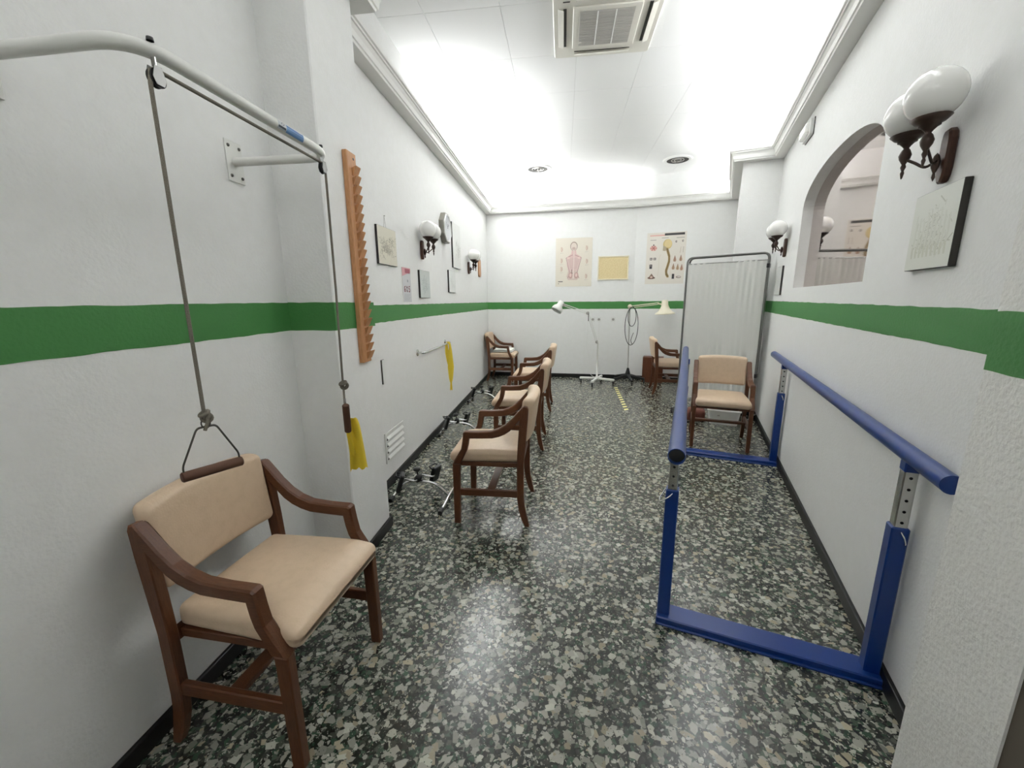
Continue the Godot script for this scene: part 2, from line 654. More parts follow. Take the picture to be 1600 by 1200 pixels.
func build_shell() -> void:
	var P := room_outline()
	var flat := PackedVector2Array()
	for p in P:
		flat.append(Vector2(p.x, p.z))
	# --- floor: terrazzo tiles, 40 cm, with hairline joints
	var fl := structure("floor")
	var s := st()
	box(s, Vector3(0.6, -0.07, -3.0), Vector3(5.4, 0.1, 11.6), 0.0)
	mi(s, "floor_bed", mat_of("baseboard"), fl)
	var tiles := []
	for k in 32:
		tiles.append(tile_mesh(k % 16, rng.randi() % 4))
	for ix in range(-5, 9):
		for iz in range(-22, 7):
			var cx := ix * 0.4 + 0.13
			var cz := iz * 0.4 + 0.07
			var sq := PackedVector2Array([Vector2(cx - 0.2, cz - 0.2), Vector2(cx + 0.2, cz - 0.2), Vector2(cx + 0.2, cz + 0.2), Vector2(cx - 0.2, cz + 0.2)])
			if Geometry2D.intersect_polygons(flat, sq).is_empty():
				continue
			var o := mm(tiles[rng.randi() % tiles.size()], "floor_tile", mat_of("terrazzo"), fl)
			o.position = Vector3(cx, 0, cz)
	# --- ceiling: plaster panels with open joints
	var ce := structure("ceiling")
	s = st()
	box(s, Vector3(0.6, CEIL + 0.07, -3.0), Vector3(5.6, 0.1, 11.8), 0.0)
	mi(s, "ceiling_slab", mat_of("grey_plastic"), ce)
	s = st()
	box(s, Vector3.ZERO, Vector3(0.5756, 0.018, 0.6731), 0.0012)
	s.generate_normals()
	var pm := s.commit()
	for ix in range(-4, 7):
		for iz in range(-8, 12):
			var cx := 0.08 + (ix - 0.5) * 0.5775
			var cz := -3.45 - (iz - 0.5) * 0.675
			var sq := PackedVector2Array([Vector2(cx - 0.28, cz - 0.33), Vector2(cx + 0.28, cz - 0.33), Vector2(cx + 0.28, cz + 0.33), Vector2(cx - 0.28, cz + 0.33)])
			if Geometry2D.intersect_polygons(flat, sq).is_empty():
				continue
			var o := mm(pm, "ceiling_panel", mat_of("ceiling_paint"), ce)
			o.position = Vector3(cx, CEIL + 0.009, cz)
	# --- left wall: near part, pillar, far part
	var wl := structure("wall_left")
	s = st()
	wall_slab(s, P[0] + Vector3(0, 0, 0.2), P[1], -0.02, CEIL, Vector3.LEFT)
	mi(s, "near_plaster", mat_of("plaster"), wl)
	s = st()
	box(s, Vector3((-1.175 - 1.63) / 2, CEIL / 2 - 0.01, -2.235), Vector3(0.455, CEIL + 0.02, 0.45), 0.006)
	mi(s, "pillar", mat_of("plaster"), wl)
	s = st()
	wall_slab(s, P[4], P[5] + (P[5] - P[4]).normalized() * 0.2, -0.02, CEIL, Vector3.LEFT)
	mi(s, "far_plaster", mat_of("plaster"), wl)
	# --- back wall, with a slight knee
	var wb := structure("wall_back")
	s = st()
	wall_slab(s, P[5] + Vector3(-0.2, 0, -0.013), P[6], -0.02, CEIL, Vector3(0.064, 0, -0.998))
	mi(s, "plaster", mat_of("plaster"), wb)
	s = st()
	wall_slab(s, P[6], P[7], -0.02, CEIL, Vector3(0.24, 0, -0.97))
	mi(s, "plaster", mat_of("plaster"), wb)
	# --- right wall: column, wall with arched niche, near pier
	var wr := structure("wall_right")
	s = st()
	var cpoly := []
	for p in [P[7], P[8], P[9], rw(8.35, 0)]:
		cpoly.append(Vector2(p.x, -p.z))
	extrude(s, cpoly, Transform3D(Basis(Vector3.RIGHT, Vector3(0, 0, -1), Vector3.UP), Vector3(0, CEIL / 2, 0)), CEIL, 0.0)
	mi(s, "column", mat_of("plaster"), wr)
	s = st()
	var arch := arch_outline()
	var mid := 3.725
	# (s, h) outline of the wall on both sides of the middle of the arch
	var far := [Vector2(mid, -0.02), Vector2(6.05, -0.02), Vector2(6.05, CEIL), Vector2(mid, CEIL)]
	var near := [Vector2(mid, CEIL), Vector2(1.15, CEIL), Vector2(1.15, -0.02), Vector2(mid, -0.02)]
	var top := Vector2(mid, arch[arch.size() / 2].y)
	far.append(top)
	for k in range(arch.size() / 2 - 1, -1, -1):
		far.append(arch[k])
	far.append(Vector2(mid, arch[0].y))
	near.append(Vector2(mid, arch[0].y))
	for k in range(arch.size() - 1, arch.size() / 2, -1):
		near.append(arch[k])
	near.append(top)
	var depth := 0.085
	var rx := Transform3D(Basis(DIR, Vector3.UP, -NRM), NRM * (W0 - depth / 2.0))
	extrude(s, far, rx, depth, 0.0)
	extrude(s, near, rx, depth, 0.0)
	mi(s, "plaster", mat_of("plaster"), wr)
	s = st()
	wall_slab(s, rw(1.15, 0, -depth - 0.004), rw(6.05, 0, -depth - 0.004), -0.02, CEIL, -NRM, 0.12)
	mi(s, "backing", mat_of("plaster"), wr)
	s = st()
	var pp := []
	for p in [rw(1.354, 0, -0.1), rw(1.354, 0, 0.165), rw(1.03, 0, 0.165), rw(1.03, 0, -0.1)]:
		pp.append(Vector2(p.x, -p.z))
	extrude(s, pp, Transform3D(Basis(Vector3.RIGHT, Vector3(0, 0, -1), Vector3.UP), Vector3(0, CEIL / 2 - 0.01, 0)), CEIL + 0.02, 0.0)
	mi(s, "pier", mat_of("rough_plaster"), wr)
	# --- brown door panel beside the pier, the near end of the room behind the camera
	var dr := structure("door_1")
	s = st()
	wall_slab(s, rw(0.1, 0, 0.16), rw(1.03, 0, 0.16), -0.02, 2.1, -NRM, 0.05)
	mi(s, "door_leaf", mat_of("door_paint"), dr)
	var wn := structure("wall_near")
	s = st()
	wall_slab(s, rw(0.1, 0, 0.16), rw(1.03, 0, 0.16), 2.1, CEIL, -NRM, 0.15)
	wall_slab(s, rw(-1.4, 0, 0.16), rw(0.1, 0, 0.16), -0.02, CEIL, -NRM, 0.15)
	wall_slab(s, P[14], P[15], -0.02, CEIL, Vector3.RIGHT, 0.15)
	wall_slab(s, Vector3(-1.63, 0, 2.2), Vector3(0.5, 0, 2.2), -0.02, CEIL, Vector3.BACK, 0.15)
	mi(s, "plaster", mat_of("plaster"), wn)
	# --- baseboards
	var runs := {"left": [[0, 1], [1, 2], [2, 3], [3, 4], [4, 5]], "back": [[5, 6], [6, 7]], "right": [[8, 9], [9, 10], [7, 8]]}
	for side in runs:
		s = st()
		for r in runs[side]:
			var a: Vector3 = P[r[0]]
			var b: Vector3 = P[r[1]]
			var along := (b - a).normalized()
			var into := Vector3(-along.z, 0, along.x)
			var ext := 0.018 if r in [[1, 2], [2, 3]] else 0.0
			box(s, (a + b) / 2.0 + into * 0.009 + Vector3(0, 0.037, 0), Vector3(0.018, 0.074, a.distance_to(b) + ext), 0.003, Basis(into, Vector3.UP, into.cross(Vector3.UP)))
		var o := mi(s, "baseboard_" + side, mat_of("baseboard"), self)
		tag(o, "", "", "", "structure")
	# --- green stripe painted along all walls: [from, to, bottom, top at both ends]
	var stripes := [
		[P[0], P[1], 1.395, 1.54, 1.395, 1.54], [P[1], P[2], 1.395, 1.54, 1.395, 1.54], [P[2], P[3], 1.395, 1.54, 1.39, 1.535], [P[4], P[5], 1.378, 1.512, 1.345, 1.482],
		[P[5], P[6], 1.345, 1.482, 1.345, 1.482], [P[6], P[7], 1.345, 1.482, 1.35, 1.485], [P[7], P[8], 1.35, 1.485, 1.36, 1.49], [P[8], P[9], 1.36, 1.495, 1.362, 1.497], [P[9], P[10], 1.362, 1.497, 1.375, 1.507], [P[10], P[11], 1.372, 1.51, 1.372, 1.51], [P[11], P[12], 1.372, 1.512, 1.372, 1.512]]
	var ns := 0
	for e in stripes:
		ns += 1
		s = st()
		painted_band(s, e[0], e[1], e[2], e[3], e[4], e[5])
		var o := mi(s, "trim_%d" % ns, mat_of("green_paint"), self)
		tag(o, "", "", "", "structure")
	# --- cornice with the light cove behind it
	var run := []
	for k in [15, 0, 1, 2, 3, 4, 5, 6, 7, 8, 9, 10, 11, 12, 13, 14, 15]:
		run.append(P[k])
	s = st()
	cornice(s, run)
	var o := mi(s, "trim_%d" % (ns + 1), mat_of("gypsum"), self)
	tag(o, "", "", "", "structure")


func arch_outline() -> Array:
	# from the far sill corner over the arch to the near one, as (s, height)
	var out := [Vector2(4.63, 1.625), Vector2(4.63, 2.3)]
	var a := 0.89
	for k in range(1, 32):
		var t := PI * k / 32.0
		var x := cos(t)
		var y := sin(t)
		out.append(Vector2(3.74 + a * signf(x) * pow(absf(x), 0.93), 2.3 + 0.252 * pow(y, 0.93)))
	out.append_array([Vector2(2.85, 2.3), Vector2(2.85, 1.625)])
	return out


func tile_mesh(cell: int, turn: int) -> ArrayMesh:
	var s := st()
	var h := 0.19965
	var top := [Vector3(-h, 0, -h), Vector3(h, 0, -h), Vector3(h, 0, h), Vector3(-h, 0, h)]
	var uv := []
	var u0 := Vector2(cell % 4, cell / 4) / 4.0
	for e in [Vector2(0.002, 0.002), Vector2(0.248, 0.002), Vector2(0.248, 0.248), Vector2(0.002, 0.248)]:
		uv.append(u0 + e)
	s.set_smooth_group(-1)
	var put := func(v: Array, w: Array) -> void:
		for k in [0, 1, 2, 0, 2, 3]:
			s.set_uv(w[k])
			s.add_vertex(v[k])
	var ruv := []
	for k in 4:
		ruv.append(uv[(k + turn) % 4])
	put.call(top, ruv)
	for k in 4:
		var a: Vector3 = top[k]
		var b: Vector3 = top[(k + 1) % 4]
		put.call([b, a, a + Vector3(0, -0.02, 0), b + Vector3(0, -0.02, 0)], [uv[0], uv[0], uv[0], uv[0]])
	s.generate_normals()
	return s.commit()


func painted_band(s: SurfaceTool, a: Vector3, b: Vector3, lo0: float, hi0: float, lo1: float, hi1: float) -> void:
	var n := maxi(2, int(a.distance_to(b) / 0.03))
	var along := (b - a).normalized()
	var into := Vector3(-along.z, 0, along.x)
	var ns := FastNoiseLite.new()
	ns.frequency = 6.0
	ns.seed = int(a.x * 100 + a.z * 10)
	var row := []
	for i in n + 1:
		var t := float(i) / n
		var p := a.lerp(b, t)
		var l := a.distance_to(b) * t
		row.append([p + Vector3(0, lerpf(lo0, lo1, t) + 0.004 * ns.get_noise_2d(l, 0.0), 0), p + Vector3(0, lerpf(hi0, hi1, t) + 0.004 * ns.get_noise_2d(l, 7.0), 0)])
	s.set_smooth_group(-1)
	var o := into * 0.0012
	for i in n:
		var a0: Vector3 = row[i][0]
		var a1: Vector3 = row[i][1]
		var b0: Vector3 = row[i + 1][0]
		var b1: Vector3 = row[i + 1][1]
		quad(s, a0 + o, b0 + o, b1 + o, a1 + o, into)
		quad(s, a0 + o, b0 + o, b0, a0, Vector3.DOWN)
		quad(s, a1 + o, b1 + o, b1, a1, Vector3.UP)
	quad(s, row[0][0] + o, row[0][1] + o, row[0][1], row[0][0], -along)
	quad(s, row[n][0] + o, row[n][1] + o, row[n][1], row[n][0], along)


func cornice(s: SurfaceTool, run: Array) -> void:
	# profile: (distance from wall, height), mitred round every corner
	var prof := [Vector2(0, 3.135), Vector2(0.1, 3.135), Vector2(0.104, 3.15), Vector2(0.113, 3.154), Vector2(0.118, 3.19), Vector2(0.13, 3.215), Vector2(0.14, 3.218), Vector2(0.14, 3.232), Vector2(0.152, 3.236), Vector2(0.152, 3.262), Vector2(0.128, 3.262), Vector2(0.095, 3.165), Vector2(0, 3.16)]
	var n := run.size()
	var miter := []
	for i in n:
		var e0: Vector3 = (run[i] - run[maxi(i - 1, 0)]).normalized()
		var e1: Vector3 = (run[mini(i + 1, n - 1)] - run[i]).normalized()
		if i == 0: e0 = e1
		if i == n - 1: e1 = e0
		var n0 := Vector3(-e0.z, 0, e0.x)
		var n1 := Vector3(-e1.z, 0, e1.x)
		var m := n0 + n1
		miter.append(m / maxf(0.2, m.length_squared() / 2.0))
	s.set_smooth_group(-1)
	for i in n - 1:
		for k in prof.size() - 1:
			var p: Vector2 = prof[k]
			var q: Vector2 = prof[k + 1]
			var e: Vector3 = (run[i + 1] - run[i]).normalized()
			var into := Vector3(-e.z, 0, e.x)
			var t := (q - p)
			var out := into * t.y + Vector3(0, -t.x, 0)
			quad(s, run[i] + miter[i] * p.x + Vector3(0, p.y, 0), run[i + 1] + miter[i + 1] * p.x + Vector3(0, p.y, 0), run[i + 1] + miter[i + 1] * q.x + Vector3(0, q.y, 0), run[i] + miter[i] * q.x + Vector3(0, q.y, 0), out)


# ------------------------------------------------------------------ ceiling
func build_ceiling_things() -> void:
	# air conditioner cassette
	var ac := thing("ceiling_air_conditioner", "square white cassette air conditioner set flush in the ceiling", "air conditioner", Vector3(0.288, CEIL, -3.735))
	var s := st()
	var big := rounded_rect(0.8, 0.8, 0.03, 3)
	var down := Transform3D(Basis(Vector3.RIGHT, Vector3.BACK, Vector3.DOWN), Vector3.ZERO)
	# frame in four strips round the slots and the grille
	extrude(s, big, down.translated(Vector3(0, -0.012, 0)), 0.024, 0.006)
	mi(s, "panel", mat_of("ac_plastic"), ac)
	s = st()
	box(s, Vector3(0, -0.03, 0), Vector3(0.5, 0.012, 0.5), 0.004)
	mi(s, "grille_frame", mat_of("ac_plastic"), ac)
	var gr := mi_box("return_grille", mat_of("grey_plastic"), ac, Vector3(0, -0.0375, 0), Vector3(0.4, 0.004, 0.42), 0.001)
	for k in 2:
		mi_box("grille_rib", mat_of("white_plastic"), gr, Vector3(-0.067 + 0.134 * k, -0.0405, 0), Vector3(0.009, 0.003, 0.41), 0.001)
	for k in 14:
		mi_box("grille_bar", mat_of("grey_plastic"), gr, Vector3(0, -0.0402, -0.195 + 0.03 * k), Vector3(0.39, 0.002, 0.012), 0.0006)
	for k in 4:
		var b := Basis(Vector3.UP, PI / 2 * k)
		s = st()
		box(s, b * Vector3(0, -0.0255, 0.31), Vector3(0.46, 0.003, 0.007 if k == 2 else 0.024), 0.0, b)
		mi(s, "air_slot", mat_of("louvre_dark"), ac)
		s = st()
		box(s, b * Vector3(0, -0.032, 0.34), Vector3(0.46, 0.005, 0.045), 0.002, b * Basis(Vector3.RIGHT, -0.3))
		mi(s, "louvre_flap", mat_of("ac_plastic"), ac)
	mi_box("indicator_strip", mat_of("louvre_dark"), ac, Vector3(-0.3, -0.0252, 0.3), Vector3(0.05, 0.003, 0.008), 0.0)
	# two round recessed downlights, switched off
	var lights := [[Vector3(-0.45, CEIL, -7.3), "round recessed downlight over the back of the left wall"], [Vector3(1.735, CEIL, -7.18), "round recessed downlight near the column"]]
	for e in lights:
		var l := thing("ceiling_downlight", e[1] + ", switched off", "downlight", e[0], 0, "round downlights in the ceiling")
		s = st()
		lathe(s, [Vector2(0.16, 0.0), Vector2(0.165, -0.016), Vector2(0.2, -0.014), Vector2(0.222, -0.004), Vector2(0.222, 0.0)], 40)
		mi(s, "trim_ring", mat_of("white_plastic"), l)
		s = st()
		lathe(s, [Vector2(0.0, -0.004), Vector2(0.12, -0.005), Vector2(0.162, -0.012)], 40)
		mi(s, "reflector", mat_of("louvre_dark"), l)
		for k in 2:
			s = st()
			lathe(s, [Vector2(0.05 + 0.04 * k, -0.006), Vector2(0.052 + 0.04 * k, -0.016), Vector2(0.055 + 0.04 * k, -0.016), Vector2(0.057 + 0.04 * k, -0.006)], 32)
			mi(s, "baffle_ring", mat_of("grey_plastic"), l)
		mi_box("cross_bar", mat_of("dark_steel"), l, Vector3(0, -0.012, -0.06), Vector3(0.02, 0.008, 0.16), 0.002)


func mi_box(called: String, m: Material, parent: Node, c: Vector3, size: Vector3, bev := 0.002, b := Basis.IDENTITY) -> MeshInstance3D:
	var s := st()
	box(s, c, size, bev, b)
	return mi(s, called, m, parent)


# ------------------------------------------------------------------ chairs
func make_chair() -> Node3D:
	var t := thing("armchair", "", "chair", Vector3.ZERO, 0, "wooden armchairs with cream seats")
	# side view in (z forward, y up), put at x = +-0.262
	for sx in [-1.0, 1.0]:
		var side := Transform3D(Basis(Vector3(0, 0, 1), Vector3(0, 1, 0), Vector3(-1, 0, 0)), Vector3(sx * 0.262, 0, 0))
		var s := st()
		extrude(s, [Vector2(0.222, 0), Vector2(0.266, 0), Vector2(0.264, 0.445), Vector2(0.212, 0.445), Vector2(0.214, 0.40)], side, 0.036, 0.004)
		mi(s, "front_leg", mat_of("wood"), t)
		s = st()
		extrude(s, [Vector2(-0.232, 0), Vector2(-0.262, 0), Vector2(-0.247, 0.07), Vector2(-0.231, 0.15), Vector2(-0.226, 0.22), Vector2(-0.226, 0.46), Vector2(-0.252, 0.75), Vector2(-0.257, 0.84), Vector2(-0.25, 0.858), Vector2(-0.228, 0.862), Vector2(-0.205, 0.835), Vector2(-0.195, 0.72), Vector2(-0.186, 0.6), Vector2(-0.179, 0.45), Vector2(-0.179, 0.21), Vector2(-0.19, 0.12), Vector2(-0.21, 0.05)], side, 0.036, 0.004)
		mi(s, "rear_leg", mat_of("wood"), t)
		s = st()
		# post sweeping back from the leg, level armrest, then the curve up to the back post
		var c := [Vector2(0.262, 0.447), Vector2(0.252, 0.47), Vector2(0.226, 0.512), Vector2(0.2, 0.556), Vector2(0.19, 0.61), Vector2(0.182, 0.672), Vector2(0.17, 0.68), Vector2(0.077, 0.681), Vector2(-0.01, 0.688), Vector2(-0.06, 0.706), Vector2(-0.106, 0.735), Vector2(-0.15, 0.778), Vector2(-0.19, 0.825), Vector2(-0.222, 0.861)]
		c.append_array([Vector2(-0.215, 0.79), Vector2(-0.196, 0.765), Vector2(-0.166, 0.727), Vector2(-0.136, 0.694), Vector2(-0.1, 0.668), Vector2(-0.06, 0.65), Vector2(-0.015, 0.638), Vector2(0.07, 0.634), Vector2(0.143, 0.632), Vector2(0.15, 0.585), Vector2(0.16, 0.545), Vector2(0.185, 0.495), Vector2(0.208, 0.447)])
		extrude(s, c, side, 0.044, 0.006)
		mi(s, "armrest", mat_of("wood_flat"), t)
		s = st()
		bar(s, Vector3(sx * 0.262, 0.238, -0.19), Vector3(sx * 0.262, 0.236, 0.22), 0.024, 0.05, 0.004)
		mi(s, "side_stretcher", mat_of("wood_flat"), t)
		mi_box("seat_rail", mat_of("wood_flat"), t, Vector3(sx * 0.222, 0.432, 0.015), Vector3(0.022, 0.032, 0.41), 0.003)
	mi_box("cross_stretcher", mat_of("wood"), t, Vector3(0, 0.236, 0.01), Vector3(0.51, 0.024, 0.055), 0.004)
	mi_box("front_rail", mat_of("wood"), t, Vector3(0, 0.436, 0.235), Vector3(0.49, 0.03, 0.022), 0.003)
	mi_box("rear_rail", mat_of("wood"), t, Vector3(0, 0.432, -0.2), Vector3(0.49, 0.05, 0.022), 0.003)
	var s2 := st()
	cushion(s2, Vector3(0.243, 0.043, 0.247), 0.03, func(v: Vector3) -> Vector3:
		var k := (1.0 - pow(v.x / 0.245, 2)) * (1.0 - pow(v.z / 0.25, 2))
		var w := v.x * (1.0 + 0.06 * (v.z / 0.25))
		return Vector3(w, 0.492 + v.y + (0.022 * k if v.y > 0 else 0.0) - (0.02 * pow(maxf(0.0, (v.z - 0.12) / 0.13), 2) if v.y > 0 else 0.0), v.z + 0.045))
	mi(s2, "seat", mat_of("vinyl"), t)
	s2 = st()
	cushion(s2, Vector3(0.244, 0.152, 0.037), 0.03, func(v: Vector3) -> Vector3:
		var lean := -0.1 * v.y
		var curve := -0.03 * (1.0 - pow(v.x / 0.245, 2))
		var crown := 0.012 * (1.0 - pow(v.x / 0.245, 2)) if v.y > 0 else 0.0
		var taper := 1.0 + (0.25 if v.z < 0 else 0.0) * (v.y / 0.15)
		return Vector3(v.x, 0.752 + v.y + crown, -0.232 + lean + curve + v.z * taper))
	mi(s2, "backrest", mat_of("vinyl"), t)
	return t


func build_chairs() -> void:
	var spots := [
		[-1.09, -1.27, 87.0, "wooden armchair with a cream seat below the hanging rope handle"],
		[-0.47, -2.82, -90.0, "wooden armchair with a cream seat facing the first pedal exerciser"],
		[-0.43, -4.28, -90.5, "middle wooden armchair of the row facing the left wall"],
		[-0.392, -5.8, -91.0, "wooden armchair of the row in front of the farthest pedal exerciser"],
		[-1.17, -7.83, 88.0, "wooden armchair in the back corner with a white towel on its seat"],
		[1.74, -6.92, 84.0, "wooden armchair beside the cream lamp, its seat half behind the folding screen"],
		[1.695, -4.47, -15.5, "wooden armchair standing before the grey folding screen"]]
	var proto := make_chair()
	var k := 0
	for e in spots:
		var o: Node3D = proto
		if k > 0:
			o = proto.duplicate()
			o.name = numbered("armchair")
			add_child(o)
		o.position = Vector3(e[0], 0, e[1])
		o.rotation_degrees.y = e[2]
		o.set_meta("label", e[3])
		k += 1
	# folded towel on the corner chair
	var tw := thing("folded_towel", "white folded towel lying on the seat of the corner armchair", "towel", Vector3(-1.13, 0.556, -7.83), deg_to_rad(88))
	for j in 2:
		var s := st()
		cushion(s, Vector3(0.2, 0.013, 0.19), 0.012, func(v: Vector3) -> Vector3:
			return Vector3(v.x * (1.0 - 0.03 * j), 0.013 + v.y + 0.024 * j - 0.012 * pow(v.z / 0.2, 2), v.z * (1.0 - 0.05 * j)))
		mi(s, "towel_fold", mat_of("towel"), tw)


# ------------------------------------------------------------------ parallel bars
func build_bars() -> void:
	var sm := 3.08
	var om := 0.45
	var t := thing("parallel_bars", "blue parallel bars with steel uprights on two flat floor beams", "parallel bars", rw(sm, 0, om), R_TURN)
	# local x runs back towards the camera, local z away from the wall
	var hh := 0.972
	for e in [[0.047, 1.62, 4.85, 0.0], [0.858, 1.54, 5.02, 0.012]]:
		var z: float = e[0] - om
		var s := st()
		# open tube: outside, inside and the rims
		var x0: float = sm - e[1]
		var x1: float = sm - e[2]
		var lay := Transform3D(Basis(Vector3.UP, e[3]) * Basis(Vector3(0, 1, 0), Vector3(-1, 0, 0), Vector3(0, 0, 1)), Vector3(0, hh, z))
		lathe(s, [Vector2(0.0285, -x0), Vector2(0.0315, -x0), Vector2(0.0315, -x1), Vector2(0.0285, -x1), Vector2(0.0285, -x0)], 24, lay, true)
		mi(s, "handrail", mat_of("blue_paint"), t)
		var deep := 0.02 if e[0] > 0.4 else 0.0004
		for x in [x0 - deep, x1 + 0.02]:
			s = st()
			lathe(s, [Vector2(0.0, 0.0), Vector2(0.0285, 0.0)], 20, Transform3D(Basis(Vector3(0, 1, 0), Vector3(1, 0, 0) * signf(x), Vector3(0, 0, 1)), Vector3(x, hh, z - x * sin(e[3]))))
			mi(s, "end_plug", mat_of("black_plastic" if e[0] > 0.4 else "blue_paint"), t)
	for sp in [1.885, 4.285]:
		var x: float = sm - sp
		var base := st()
		box(base, Vector3(x, 0.022, -0.008), Vector3(0.112, 0.034, 0.875), 0.005)
		box(base, Vector3(x, 0.006, -0.008), Vector3(0.132, 0.012, 0.875), 0.003)
		mi(base, "floor_beam", mat_of("blue_paint"), t)
		for off in [0.045, 0.85]:
			var z: float = off - om
			var p := mi_box("post_sleeve", mat_of("blue_paint"), t, Vector3(x, 0.36, z), Vector3(0.056, 0.66, 0.056), 0.005)
			p.set_meta("label", "blue lower upright")
			var st_in := mi_box("inner_post", mat_of("steel"), t, Vector3(x, 0.78, z), Vector3(0.042, 0.3, 0.042), 0.004)
			for k in 5:
				var hs := st()
				lathe(hs, [Vector2(0.0, 0.0006), Vector2(0.0055, 0.0006)], 12, Transform3D(Basis(Vector3(0, 1, 0), Vector3(1, 0, 0), Vector3(0, 0, -1)), Vector3(x + 0.0211, 0.71 + 0.045 * k, z)))
				var ho := mi(hs, "pin_hole", mat_of("hole"), st_in)
				ho.name = "pin_hole"
			var sd := st()
			box(sd, Vector3(x, 0.935, z), Vector3(0.046, 0.05, 0.046), 0.004)
			mi(sd, "saddle", mat_of("blue_paint"), t)
			# spring pin with a wire loop
			var dirz := 1.0 if off > 0.4 else -0.3
			var ring := st()
			tube(ring, bend([Vector3(x + 0.03, 0.675, z), Vector3(x + 0.05, 0.665, z + 0.012 * dirz), Vector3(x + 0.045, 0.63, z + 0.05 * dirz), Vector3(x - 0.01, 0.625, z + 0.055 * dirz), Vector3(x - 0.03, 0.672, z + 0.03 * dirz)], 0.02, 4), 0.0028, 8)
			mi(ring, "locking_pin", mat_of("chrome"), t)
			if off > 0.4 and sp > 4:
				for k in 2:
					var kn := st()
					lathe(kn, [Vector2(0.0, 0.0), Vector2(0.022, 0.0), Vector2(0.026, 0.015), Vector2(0.024, 0.035), Vector2(0.0, 0.038)], 14, Transform3D(Basis(Vector3(0, 1, 0), Vector3(0, 0, 1), Vector3(1, 0, 0)), Vector3(x, 0.66 - 0.2 * k, z + 0.025)))
					mi(kn, "clamp_knob", mat_of("black_plastic"), t)


